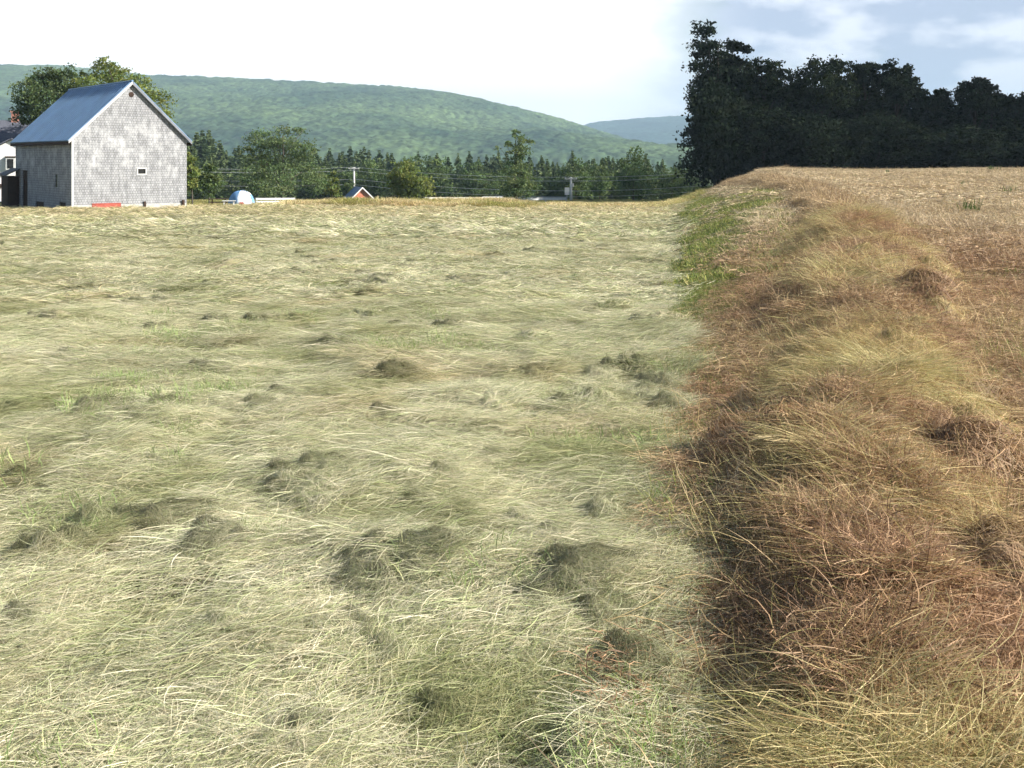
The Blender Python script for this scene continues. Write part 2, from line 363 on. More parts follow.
def scatter_tree(coll):
    g = bpy.data.node_groups.new('scatter '+coll.name, 'GeometryNodeTree')
    g.interface.new_socket('Geometry', in_out='INPUT', socket_type='NodeSocketGeometry'); g.interface.new_socket('Geometry', in_out='OUTPUT', socket_type='NodeSocketGeometry')
    gi = N(g, 'NodeGroupInput'); go = N(g, 'NodeGroupOutput'); ip = N(g, 'GeometryNodeInstanceOnPoints')
    ci = N(g, 'GeometryNodeCollectionInfo'); ci.inputs['Collection'].default_value = coll; ci.inputs['Separate Children'].default_value = True; ci.inputs['Reset Children'].default_value = True
    def na(nm, dt): n = N(g, 'GeometryNodeInputNamedAttribute', data_type=dt); n.inputs['Name'].default_value = nm; return n.outputs['Attribute']
    g.links.new(gi.outputs[0], ip.inputs['Points']); g.links.new(ci.outputs[0], ip.inputs['Instance']); ip.inputs['Pick Instance'].default_value = True
    g.links.new(na('idx', 'INT'), ip.inputs['Instance Index']); g.links.new(na('rot', 'FLOAT_VECTOR'), ip.inputs['Rotation']); g.links.new(na('scl', 'FLOAT'), ip.inputs['Scale'])
    g.links.new(ip.outputs[0], go.inputs[0]); return g
def scatter(name, coll, P, nrm, yaw, scl, idx, tint, parent=None):
    n = len(P); X = np.stack([np.cos(yaw), np.sin(yaw), 0*yaw], 1); X -= nrm*np.sum(X*nrm, 1)[:, None]; X /= np.linalg.norm(X, axis=1)[:, None]; Y = np.cross(nrm, X)
    ry = -np.arcsin(np.clip(X[:, 2], -1, 1)); rx = np.arctan2(Y[:, 2], nrm[:, 2]); rz = np.arctan2(X[:, 1], X[:, 0])
    me = bpy.data.meshes.new(name); me.vertices.add(n); me.vertices.foreach_set('co', P.astype(np.float32).ravel())
    for nm, ty, v in (('rot', 'FLOAT_VECTOR', np.stack([rx, ry, rz], 1)), ('scl', 'FLOAT', scl), ('idx', 'INT', idx), ('tint', 'FLOAT_VECTOR', tint)):
        a = me.attributes.new(nm, ty, 'POINT'); a.data.foreach_set('vector' if ty == 'FLOAT_VECTOR' else 'value', np.asarray(v, np.int32 if ty == 'INT' else np.float32).ravel())
    o = bpy.data.objects.new(name, me); COL.objects.link(o)
    md = o.modifiers.new('scatter', 'NODES'); md.node_group = scatter_tree(coll)
    if parent: o.parent = parent
    return o
def normals(f, x, y, e=.06):
    dx = (f(x+e, y)-f(x-e, y))/(2*e); dy = (f(x, y+e)-f(x, y-e))/(2*e)
    n = np.stack([-dx, -dy, np.ones_like(dx)+.7*np.hypot(dx, dy)], 1); return n/np.linalg.norm(n, axis=1)[:, None]
def spots(y0, y1, dens, tl=-.56, tr=.56, margin=1.2):
    """random points on the land in front of the camera"""
    xmin, xmax = min(tl*y0, tl*y1)-margin, tr*y1+margin
    n = int((xmax-xmin)*(y1-y0)*dens); x = rng.uniform(xmin, xmax, n); y = rng.uniform(y0, y1, n)
    k = (x > tl*y-margin) & (x < tr*y+margin); return x[k], y[k]
def newcoll(n): return bpy.data.collections.new(n)

M_HAY = blade_mat('dry pale hay', .3); M_BROWN = blade_mat('brown clover hay', .25); M_GRASS = blade_mat('green grass', .35)
straw = [(1, .97, .80), (1.05, 1.0, .84), (.80, .86, .60), (.62, .72, .42), (.98, .90, .70), (1.12, 1.08, .95), (.45, .5, .3)]
brown = [(1, .95, .88), (.75, .66, .58), (1.1, 1.0, .88), (.5, .42, .35), (1.35, 1.28, 1.12), (.85, .82, .62)]
green = [(1, 1, 1), (.8, .9, .7), (1.3, 1.2, 1.0), (1.6, 1.4, 1.3), (.7, .85, .8)]

HAYC = newcoll('hay tufts')
for i in range(4): patch('a%d_fine_hay' % i, 640, .25, (.05, .24), (.0010, .0023), .7, 1.0, .55, straw, M_HAY, HAYC, 100+i, .035)
for i in range(3): patch('b%d_mid_hay' % i, 420, .46, (.10, .30), (.004, .008), .65, 1.0, .5, straw, M_HAY, HAYC, 110+i, .04)
for i in range(3): patch('c%d_far_hay' % i, 420, 1.05, (.18, .48), (.010, .022), .6, 1.0, .5, straw, M_HAY, HAYC, 120+i, .05)
for i in range(2): patch('d%d_green' % i, 260, .28, (.06, .17), (.0025, .005), 1.5, .15, .5, [(.55, .8, .28), (.7, .9, .4), (.5, .7, .3), (.9, .9, .55)], M_HAY, HAYC, 130+i, .02)
def lump(name, n, length, width, cols, mat, coll, seed, segs=4):
    """a lifted mat of hay: blades bent over a low dome that is steep on one side"""
    r = np.random.default_rng(seed); rx, ry, rz = r.uniform(.24, .32), r.uniform(.15, .20), .098; f1, f2 = r.uniform(0, 6, 2)
    a = r.uniform(0, 2*math.pi, n); el = np.arcsin(r.uniform(.0, 1, n)); p = np.stack([np.cos(el)*np.cos(a), np.cos(el)*np.sin(a), np.sin(el)], 1)
    off = 1+np.abs(r.normal(0, .08, n)); L = r.uniform(*length, n); W = r.uniform(*width, n)
    t = np.cross(p, np.stack([r.normal(1, .5, n), r.normal(0, .5, n), r.normal(0, .3, n)], 1)); t += r.normal(0, .25, (n, 3)); t -= p*np.sum(t*p, 1)[:, None]; t /= np.linalg.norm(t, axis=1)[:, None]+1e-6
    S = np.array([rx, ry, rz]); ang = L/.19/segs; lift = r.uniform(0, .35, n)*(r.uniform(size=n) < .25)
    def world(q, k):
        w_ = q*S*(off+lift*k/segs)[:, None]; w_[:, 0] = np.where(w_[:, 0] < 0, w_[:, 0]*.42, w_[:, 0]); az_ = np.arctan2(w_[:, 1], w_[:, 0]); low = np.clip(-q[:, 2], 0, 1); g_ = (1+.22*np.sin(2*az_+f1)+.16*np.sin(3*az_+f2))*(1+.8*low)
        w_[:, 0] *= g_; w_[:, 1] *= g_; w_[:, 2] = np.where(q[:, 2] < 0, .012+.02*r.uniform(size=n), w_[:, 2]*(1+.35*np.sin(w_[:, 1]*23+f1)*np.sin(w_[:, 0]*17+f2))); return w_
    V = np.zeros((n, segs+1, 2, 3)); q = p.copy()
    for k in range(segs+1):
        c = world(q, k); sd = np.cross(q, t); sd /= np.linalg.norm(sd, axis=1)[:, None]+1e-6; sd = sd*.8+q*r.uniform(-.5, .5, n)[:, None]
        tp_ = (.7, 1, 1, .8, .3)[k]; V[:, k, 0] = c-sd*(W*tp_/2)[:, None]; V[:, k, 1] = c+sd*(W*tp_/2)[:, None]
        qn = q*np.cos(ang)[:, None]+t*np.sin(ang)[:, None]; t = t*np.cos(ang)[:, None]-q*np.sin(ang)[:, None]; q = qn
    c = np.array(cols)[r.integers(0, len(cols), n)]*r.uniform(.6, 1.25, n)[:, None]
    b0 = ((np.arange(n)*(segs+1)*2)[:, None]+np.arange(segs)[None]*2).ravel()
    me = mesh_quads(name, V.reshape(-1, 3), np.stack([b0, b0+1, b0+3, b0+2], 1), np.repeat(c[:, None, :], (segs+1)*2, 1).reshape(-1, 3), mat)
    o = bpy.data.objects.new(name, me); coll.objects.link(o)
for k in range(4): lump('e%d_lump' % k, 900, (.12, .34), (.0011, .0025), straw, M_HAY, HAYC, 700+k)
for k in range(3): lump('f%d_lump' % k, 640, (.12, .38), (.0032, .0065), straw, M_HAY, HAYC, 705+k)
PX, PY, IDX, SC = [], [], [], []
for (y0, y1, dens, i0, ni, sc) in ((1.5, 9, 78, 0, 4, 1.), (9, 14, 44, 0, 4, 1.35), (14, 32, 13, 4, 3, 1.15), (32, 78, 2.4, 7, 3, 1.05)):
    x, y = spots(y0, y1, dens, tr=.19, margin=.7); PX.append(x); PY.append(y); IDX.append(rng.integers(i0, i0+ni, len(x))); SC.append(sc*rng.uniform(.75, 1.15, len(x)))
x, y = spots(1.5, 20, 14, tr=.19, margin=.5); g_ = fb(x*.55, y*.5, 61, 3)+.9*np.exp(-((x-.55*1)**2+(y-3.1)**2)/.12)
k = (g_ > .46) | (rng.uniform(size=len(x)) < .05); x, y = x[k], y[k]; PX.append(x); PY.append(y); IDX.append(rng.integers(10, 12, len(x))); SC.append(rng.uniform(.6, 1.1, len(x)))
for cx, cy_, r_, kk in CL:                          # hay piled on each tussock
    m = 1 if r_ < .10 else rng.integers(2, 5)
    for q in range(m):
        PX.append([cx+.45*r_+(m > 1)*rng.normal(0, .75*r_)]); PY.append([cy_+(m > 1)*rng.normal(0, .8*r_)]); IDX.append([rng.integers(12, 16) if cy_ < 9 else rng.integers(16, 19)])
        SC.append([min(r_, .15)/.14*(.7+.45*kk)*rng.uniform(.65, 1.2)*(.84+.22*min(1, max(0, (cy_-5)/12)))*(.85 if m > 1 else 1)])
for cx, cy_, r_, kk in CL:                          # loose strands fallen over the lumps
    n = 2; PX.append(cx+1.1*r_+rng.normal(0, .8*r_, n)); PY.append(cy_+rng.normal(0, 1.0*r_, n)); IDX.append(rng.integers(0, 4, n) if cy_ < 13 else rng.integers(4, 7, n)); SC.append(rng.uniform(.5, .9, n))
x = np.concatenate(PX); y = np.concatenate(PY); idx = np.concatenate(IDX); scl = np.concatenate(SC)
side = right_of(x, y); hol = np.zeros_like(x)
for cx, cy_, r_, kk in CL: hol = np.maximum(hol, min(1.1, kk+.25)*np.exp(-((x-cx+.45*r_+.04)/(.8*r_+.02))**2-((y-cy_)/(.7*r_+.03))**2))
thin = fb(x*1.6, y*1.3, 62, 3)
keep = (side < .3) & (x < EDGE*y+.03-.35*ss(y, 10, 18)+rng.normal(0, .16, len(x))*ss(y, 5, 14)) & ((hol < rng.uniform(.25, .6, len(x))) | (idx >= 12)) & ((thin > -.42) | (idx >= 7))
# a corner of the barn yard stays clear
bx_, by_ = x+26.4, y-66; u_ = .766*bx_+.643*by_; v_ = -.643*bx_+.766*by_
keep &= ~((u_ > -.1) & (u_ < 7.3) & (v_ > -.1) & (v_ < 12.3))
x, y, idx, scl, thin = x[keep], y[keep], idx[keep], scl[keep], thin[keep]
P = np.stack([x, y, ground_z(x, y)-.005+np.where(np.arange(len(x)) >= len(x)-2*len(CL)*.8, .03, 0)], 1); nr = normals(ground_z, x, y, .10)
yaw = .35+.9*fb(x*.22, y*.22, 63, 3)+rng.normal(0, .35, len(x))
t1 = np.clip(.5+1.0*fb(x*.30, y*.22, 64, 4), 0, 1)[:, None]; t2 = np.clip(fb(x*1.3, y*1.0, 65, 3)*1.6, 0, 1)[:, None]; t3 = np.clip(fb(x*.7, y*.6, 66, 3)*1.5-.25, 0, 1)[:, None]
tint = np.array([.67, .65, .54])*(1-t1)+np.array([.81, .78, .69])*t1
tint = tint*(1-.7*t2)+np.array([.36, .38, .19])*.7*t2; tint = tint*(1-.5*t3)+np.array([.60, .45, .30])*.5*t3
pinkish = ss(y, 35, 65)[:, None]; tint = tint*(1-.6*pinkish)+np.array([.74, .62, .44])*.6*pinkish
yaw = np.where(idx >= 12, rng.normal(-.15, .35, len(x)), yaw); lm_ = (idx >= 12) & (rng.uniform(size=len(x)) < .65); tint[lm_] = tint[lm_]*.42+np.array([.15, .155, .085])*.58; tint[(idx == 10) | (idx == 11)] = np.array([.55, .55, .46])  # most lumps tinted dark olive, painting in the tussocks' shade
tint = tint*rng.uniform(.82, 1.12, len(x))[:, None]
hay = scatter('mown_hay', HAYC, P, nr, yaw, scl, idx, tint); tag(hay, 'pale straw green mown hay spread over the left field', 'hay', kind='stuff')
NHAY = len(x)

# uncut grass along the far edge of the hay field
TALL = newcoll('uncut grass tufts')
tc_ = [(1, .9, .66), (.9, .78, .55), (.7, .74, .4), (1.05, .95, .75)]
for i in range(3): patch('a%d_tall' % i, 240, .75, (.35, .75), (.014, .03), 1.6, .04, .3, tc_, M_HAY, TALL, 140+i)
n = 5200; x = rng.uniform(-22, 13.2, n); y = 71+rng.uniform(0, 1, n)*16+.10*(x-13)*(x < 13)
xs_ = (x/y)*FPX+512; ed = 73.5+1.5*fb(x*.12, x*0, 67, 2); hgt = .35+.65*np.clip(.5+fb(x*.16, y*.16, 68, 3), 0, 1)
keep = (xs_ > 196) & (xs_ < 683) & (y > ed-.8+1.6*rng.uniform(size=n)) & ((xs_ > 265) | (rng.uniform(size=n) < .25))
x, y, hgt = x[keep], y[keep], hgt[keep]; xs_ = xs_[keep]
hgt = 1.25*hgt*np.where(xs_ < 290, .35, 1)*np.where(xs_ > 560, .8, 1)
P = np.stack([x, y, ground_z(x, y)], 1)
gq = np.clip(fb(x*.2, y*.25, 69, 3)*1.8+.1, 0, 1)[:, None]
tint = np.array([.74, .67, .52])*(1-gq)+np.array([.42, .44, .17])*gq
o = scatter('uncut_grass', TALL, P, np.tile([0, 0, 1.], (len(x), 1)), rng.uniform(0, 6.28, len(x)), hgt, rng.integers(0, 3, len(x)), tint)
tag(o, 'tall uncut straw coloured grass along the far edge of the hay field', 'grass', kind='stuff')

# rough meadow beyond the edge, down to the road
n = 7000; y = rng.uniform(84, 215, n); x = rng.uniform(-.56, .19, n)*y
keep = (field_side(x, y) < .4); x, y = x[keep], y[keep]; xs_ = x/y*FPX+512
gq = np.clip(.5+fb(x*.06, y*.06, 70, 3)*1.3, 0, 1)[:, None]; tint = np.array([.5, .45, .26])*(1-gq)+np.array([.26, .34, .12])*gq
o = scatter('meadow_grass', TALL, np.stack([x, y, base_z(x, y)], 1), np.tile([0, 0, 1.], (len(x), 1)), rng.uniform(0, 6.28, len(x)), .55*(.6+.8*rng.uniform(size=len(x))), rng.integers(0, 3, len(x)), tint)
tag(o, 'rough green meadow grass between the hay field and the spruces', 'grass', kind='stuff')

# ------------------------------------------------------------------ brown field: stubble, turf, windrow
STC = newcoll('stubble tufts')
for i in range(4): patch('a%d_fine' % i, 420, .34, (.04, .15), (.0016, .0034), 1.6, .94, 1.3, brown, M_BROWN, STC, 150+i, .045)
for i in range(2): patch('b%d_straw' % i, 90, .34, (.18, .42), (.0022, .004), .8, .9, .6, [(1.5, 1.5, 1.3), (1.75, 1.75, 1.5), (1.3, 1.35, 1.0)], M_BROWN, STC, 160+i, .06)
for i in range(3): patch('c%d_mid' % i, 420, .75, (.08, .26), (.005, .011), 1.6, .93, 1.0, brown, M_BROWN, STC, 170+i, .05)
for i in range(3): patch('d%d_far' % i, 420, 1.6, (.12, .36), (.012, .026), 1.6, .97, .8, brown, M_BROWN, STC, 180+i, .06)
for i in range(2): patch('e%d_green' % i, 240, .30, (.04, .13), (.002, .004), 1.6, .12, .5, green, M_GRASS, STC, 190+i, .02)
for i in range(2): patch('f%d_green_far' % i, 420, .6, (.03, .11), (.007, .016), 1.6, .45, .5, green+[(1.8, 1.35, 1.6), (.5, .55, .5), (1.7, 1.3, 1.6)], M_GRASS, STC, 195+i, .02)
PX, PY, IDX, SC = [], [], [], []
for (y0, y1, dens, i0, ni, sc) in ((1.3, 9, 36, 0, 4, 1.), (9, 15, 24, 0, 4, 1.3), (1.3, 14, 7, 4, 2, 1.), (15, 34, 6.5, 6, 3, 1.1), (34, 106, 1.15, 9, 3, 1.05)):
    x, y = spots(y0, y1, dens, tl=.145, margin=.5); PX.append(x); PY.append(y); IDX.append(rng.integers(i0, i0+ni, len(x))); SC.append(sc*rng.uniform(.75, 1.2, len(x)))
for (y0, y1, dens, i0, ni, sc) in ((2, 18, 26, 12, 2, 1.), (15, 105, 9, 14, 2, 1.1)):
    x, y = spots(y0, y1, dens, tl=.145, margin=.5); q = turf(x, y); g_ = fb(x*.6, y*.4, 71, 3)
    rt = (x > wr_c(y))
    pr = np.where(rt, np.where((g_ > .3) & (y < 40), np.where(y < 16, .6, .05), np.where(y < 16, .04, .012)), np.maximum(q, .22*(g_ > -.1)))
    k = rng.uniform(size=len(x)) < pr; x, y = x[k], y[k]; PX.append(x); PY.append(y); IDX.append(rng.integers(i0, i0+ni, len(x))); SC.append(sc*rng.uniform(.7, 1.25, len(x)))
x = np.concatenate(PX); y = np.concatenate(PY); idx = np.concatenate(IDX); scl = np.concatenate(SC)
q = turf(x, y); side = right_of(x, y); grn = idx >= 12
keep = (side > .5) & ((idx < 14) | (x > EDGE*y+.45)) & ~(on_wr(x, y) & (np.abs(x-wr_c(y)) < wr_w(y)*.75)) & (grn | (rng.uniform(size=len(x)) > q*.97))
x, y, idx, scl, grn = x[keep], y[keep], idx[keep], scl[keep], grn[keep]
P = np.stack([x, y, ground_z(x, y)-.004], 1); nr = normals(ground_z, x, y)
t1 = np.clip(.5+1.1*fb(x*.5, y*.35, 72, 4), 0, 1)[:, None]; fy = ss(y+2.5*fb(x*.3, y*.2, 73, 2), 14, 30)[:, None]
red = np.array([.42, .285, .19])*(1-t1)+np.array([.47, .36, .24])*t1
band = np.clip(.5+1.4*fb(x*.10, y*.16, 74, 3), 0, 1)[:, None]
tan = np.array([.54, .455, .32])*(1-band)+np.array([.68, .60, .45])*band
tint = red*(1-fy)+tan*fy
tint[grn] = (np.array([.19, .24, .07])*(1-t1)+np.array([.27, .31, .10])*t1)[grn]
tint = tint*rng.uniform(.85, 1.15, len(x))[:, None]
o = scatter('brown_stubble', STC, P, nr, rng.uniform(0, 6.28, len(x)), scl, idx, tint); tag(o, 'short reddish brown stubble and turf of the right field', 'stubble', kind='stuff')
NST = len(x)

# the windrow: a mound with its own loose straw
wy = np.concatenate([np.arange(.6, 10, .06), 10*1.012**np.arange(0, 200)]); wy = wy[wy < 104]; ws = np.linspace(-1.04, 1.04, 61)
S, WY = np.meshgrid(ws, wy); WX = wr_c(WY)+S*wr_w(WY); WZ = ground_z(WX, WY)-.03+wr_z(WX, WY)
nn = len(ws); i = (np.arange(len(wy)-1)[:, None]*nn+np.arange(nn-1)[None]).ravel()
wcol = np.tile([.17, .105, .06], (WX.size, 1))*(1+.3*fb(WX*3, WY*3, 45, 3)).reshape(-1, 1)
me = mesh_quads('hay_windrow', np.stack([WX, WY, WZ], -1).reshape(-1, 3), np.stack([i, i+1, i+nn+1, i+nn], 1), wcol, M_GROUND, True)
wind = bpy.data.objects.new('hay_windrow', me); COL.objects.link(wind); tag(wind, 'long heaped row of drying brown and straw hay running up the right field', 'windrow')
WRC = newcoll('windrow tufts')
for i in range(4): patch('a%d_brown' % i, 460, .24, (.05, .20), (.0016, .0036), 1.6, .82, 1.5, brown, M_BROWN, WRC, 200+i, .07)
for i in range(4): patch('b%d_straw' % i, 330, .24, (.12, .38), (.0012, .0027), .5, .95, .8, [(1.0, .93, .66), (1.15, 1.05, .75), (.85, .82, .48), (.8, .62, .4), (1.3, 1.2, .92), (.62, .66, .36)], M_HAY, WRC, 210+i, .07)
for i in range(3): patch('c%d_far' % i, 420, .60, (.15, .42), (.006, .012), 1.2, .85, 1.0, brown, M_BROWN, WRC, 220+i, .08)
lump('d0_lump', 1000, (.06, .24), (.0018, .0036), brown, M_BROWN, WRC, 710); lump('d1_lump', 800, (.10, .34), (.0020, .004), straw, M_HAY, WRC, 711)
def wtop(x, y): return ground_z(x, y)-.03+wr_z(x, y)
PX, PY, IDX, SC = [], [], [], []
for (y0, y1, dens, i0, ni, sc) in ((1.2, 10, 110, 0, 4, 1.), (1.2, 10, 70, 4, 4, 1.), (10, 24, 50, 0, 4, 1.5), (10, 24, 30, 4, 4, 1.4), (24, 104, 7, 8, 3, 1.0)):
    n = int(2.0*1.0*(y1-y0)*dens); y = rng.uniform(y0, y1, n); s = rng.uniform(-1.02, 1.02, n); x = wr_c(y)+s*wr_w(y)
    PX.append(x); PY.append(y); IDX.append(rng.integers(i0, i0+ni, n)); SC.append(sc*rng.uniform(.75, 1.2, n))
for cx, cy_, r_ in HOLES:
    for q in range(3): PX.append([cx+r_*rng.uniform(.7, 1.3)]); PY.append([cy_+r_*rng.uniform(-.9, .9)]); IDX.append([11]); SC.append([r_/.15*rng.uniform(1.1, 1.7)])
n = 22; y = 2.4+15*rng.uniform(size=n)**1.4; PX.append(wr_c(y)+rng.uniform(-.75, .8, n)*wr_w(y)); PY.append(y); IDX.append(rng.integers(11, 13, n)); SC.append(rng.uniform(.7, 1.4, n)*(1+y/25))
x = np.concatenate(PX); y = np.concatenate(PY); idx = np.concatenate(IDX); scl = np.concatenate(SC)
sec = fb(x*.55+3, y*.55, 46, 3)+.25*(x < wr_c(y)) - .12           # which stretches are straw, which brown
hol = np.zeros_like(x)
for cx, cy_, r_ in HOLES: hol = np.maximum(hol, np.exp(-((x-cx)/(r_*.9))**2-((y-cy_)/(r_*1.1))**2))
iss = (idx >= 4) & (idx < 8)
keep = np.where(iss, rng.uniform(size=len(x)) < np.clip(.52+sec*2.2, .08, 1), rng.uniform(size=len(x)) < np.clip(.85-sec*1.4, .25, 1)) & ((hol < rng.uniform(.3, .7, len(x))) | (idx >= 11))
keep = keep | (idx >= 11)
x, y, idx, scl, iss = x[keep], y[keep], idx[keep], scl[keep], iss[keep]
P = np.stack([x, y, wtop(x, y)-.01], 1); nr = normals(wtop, x, y, .07)
t1 = np.clip(.5+1.1*fb(x*1.1, y*.9, 47, 3), 0, 1)[:, None]
tint = np.array([.40, .27, .18])*(1-t1)+np.array([.51, .39, .255])*t1
tint[iss] = (np.array([.58, .49, .345])*(1-t1)+np.array([.60, .565, .41])*t1)[iss]
tint = np.where((y > 24)[:, None], np.array([.50, .40, .27]), tint)*rng.uniform(.85, 1.15, len(x))[:, None]
iss = iss | (idx == 12)
tint[idx == 12] = np.array([.58, .45, .29])
yaw = np.where(iss, 2.55+1.1*fb(x*.6, y*.5, 48, 3)+rng.normal(0, .3, len(x)), rng.uniform(0, 6.28, len(x)))
yaw = np.where(idx >= 11, rng.normal(-.15, .4, len(x)), yaw)
o = scatter('loose_straw', WRC, P, nr, yaw, scl, idx, tint, wind); o['kind'] = 'stuff'
print('tufts', NHAY, NST, len(x))

# ------------------------------------------------------------------ barn
M_WIN = simple('dark glass', (.02, .022, .025), .15, spec=.5); M_DARKWOOD = simple('dark brown boards', (.05, .03, .022), .8, scale=6)
M_WHITE = simple('white painted boards', (.82, .82, .80), .55, var=.05); M_WHITE2 = simple('old white trim', (.62, .63, .62), .6, var=.12)
M_RED = simple('faded red boards', (.42, .10, .075), .7, scale=4); M_STONE = simple('pale foundation stone', (.52, .51, .47), .9, var=.3, scale=5, bump=.4)
def shingle_mat():
    m, t, o = newmat('weathered grey shingles'); b = N(t, 'ShaderNodeBsdfPrincipled'); b.inputs['Roughness'].default_value = .85; b.inputs['Specular IOR Level'].default_value = .2
    t.links.new(b.outputs[0], o.inputs[0]); tcn = N(t, 'ShaderNodeTexCoord'); sp = N(t, 'ShaderNodeSeparateXYZ'); t.links.new(tcn.outputs['Object'], sp.inputs[0])
    ad = N(t, 'ShaderNodeMath', operation='ADD'); t.links.new(sp.outputs[0], ad.inputs[0]); t.links.new(sp.outputs[1], ad.inputs[1])
    cb = N(t, 'ShaderNodeCombineXYZ'); t.links.new(ad.outputs[0], cb.inputs[0]); t.links.new(sp.outputs[2], cb.inputs[1])
    br = N(t, 'ShaderNodeTexBrick'); br.inputs['Scale'].default_value = 1; br.inputs['Brick Width'].default_value = .16; br.inputs['Row Height'].default_value = .15
    br.inputs['Mortar Size'].default_value = .012; br.inputs['Color1'].default_value = (.40, .41, .435, 1); br.inputs['Color2'].default_value = (.295, .305, .325, 1); br.inputs['Mortar'].default_value = (.17, .17, .17, 1)
    t.links.new(cb.outputs[0], br.inputs[0])
    n1 = N(t, 'ShaderNodeTexNoise'); n1.inputs['Scale'].default_value = 1.1; n1.inputs['Detail'].default_value = 8; n1.inputs['Roughness'].default_value = .7; t.links.new(cb.outputs[0], n1.inputs[0])
    r1 = N(t, 'ShaderNodeMapRange'); r1.inputs[1].default_value = .46; r1.inputs[2].default_value = .66; t.links.new(n1.outputs[0], r1.inputs[0])
    # pale patches where the weather has bleached the wood, mostly in a band across the middle
    zb = N(t, 'ShaderNodeMapRange', interpolation_type='SMOOTHSTEP'); zb.inputs[1].default_value = 1.6; zb.inputs[2].default_value = 3.3; t.links.new(sp.outputs[2], zb.inputs[0])
    zc = N(t, 'ShaderNodeMapRange', interpolation_type='SMOOTHSTEP'); zc.inputs[1].default_value = 6.2; zc.inputs[2].default_value = 4.6; t.links.new(sp.outputs[2], zc.inputs[0])
    zm = N(t, 'ShaderNodeMath', operation='MULTIPLY'); t.links.new(zb.outputs[0], zm.inputs[0]); t.links.new(zc.outputs[0], zm.inputs[1])
    zm2 = N(t, 'ShaderNodeMath', operation='MULTIPLY_ADD'); zm2.inputs[1].default_value = .65; zm2.inputs[2].default_value = .2; t.links.new(zm.outputs[0], zm2.inputs[0])
    pm = N(t, 'ShaderNodeMath', operation='MULTIPLY'); t.links.new(r1.outputs[0], pm.inputs[0]); t.links.new(zm2.outputs[0], pm.inputs[1])
    mx = N(t, 'ShaderNodeMix', data_type='RGBA'); mx.inputs[7].default_value = (.58, .59, .61, 1); t.links.new(pm.outputs[0], mx.inputs[0]); t.links.new(br.outputs[0], mx.inputs[6])
    mp2 = N(t, 'ShaderNodeMapping'); mp2.inputs['Scale'].default_value = (5, .8, 1); t.links.new(cb.outputs[0], mp2.inputs[0])
    n2 = N(t, 'ShaderNodeTexNoise'); n2.inputs['Scale'].default_value = 1.3; n2.inputs['Detail'].default_value = 6; t.links.new(mp2.outputs[0], n2.inputs[0])
    r2 = N(t, 'ShaderNodeMapRange'); r2.inputs[1].default_value = .3; r2.inputs[2].default_value = .7; r2.inputs[3].default_value = .72; r2.inputs[4].default_value = 1.2; t.links.new(n2.outputs[0], r2.inputs[0])
    m2 = N(t, 'ShaderNodeMix', data_type='RGBA', blend_type='MULTIPLY'); m2.inputs[0].default_value = 1; t.links.new(mx.outputs[2], m2.inputs[6]); t.links.new(r2.outputs[0], m2.inputs[7])
    t.links.new(m2.outputs[2], b.inputs['Base Color'])
    bp = N(t, 'ShaderNodeBump'); bp.inputs['Strength'].default_value = .4; bp.inputs['Distance'].default_value = .012; t.links.new(br.outputs[1], bp.inputs['Height']); bp.invert = True
    t.links.new(bp.outputs[0], b.inputs['Normal']); return m
M_SHING = shingle_mat(); M_BLUEROOF = simple('blue metal roofing', (.165, .29, .465), .42, .15, var=.15, scale=.7, spec=.5)
BT = R(40); BW, BL, BE, BRZ = 7.2, 11.4, 4.48, 7.92
A = at(72, 66.0); A[2] -= .05
barn = empty('barn', A, BT); tag(barn, 'weathered grey shingled barn with a blue metal roof beyond the mown hay', 'barn')
TH = .14
def wall_cells(mb, mapf, W, H, holes):
    """a wall of boxes round rectangular openings; mapf turns (along, depth, up) into x, y, z"""
    us = sorted({0, W, *[h[0] for h in holes], *[h[1] for h in holes]}); zs = sorted({0, H, *[h[2] for h in holes], *[h[3] for h in holes]})
    for a0, a1 in zip(us, us[1:]):
        for b0, b1 in zip(zs, zs[1:]):
            if any(h[0] <= a0 and a1 <= h[1] and h[2] <= b0 and b1 <= h[3] for h in holes): continue
            p, q = mapf(a0, 0, b0), mapf(a1, TH, b1)
            mb.box([min(i, j) for i, j in zip(p, q)], [max(i, j) for i, j in zip(p, q)])
w_ = MB()
win = (4.02, 4.50, 2.28, 2.58)
wall_cells(w_, lambda a, d, z: (a, d, z), BW, BE, [win])
w_.prism([(0, 0, BE), (BW, 0, BE), (BW/2, 0, BRZ)], (0, TH, 0))
w_.prism([(0, BL-TH, BE), (BW, BL-TH, BE), (BW/2, BL-TH, BRZ)], (0, TH, 0)); w_.box((0, BL-TH, 0), (BW, BL, BE)); w_.box((BW-TH, TH, 0), (BW, BL-TH, BE))
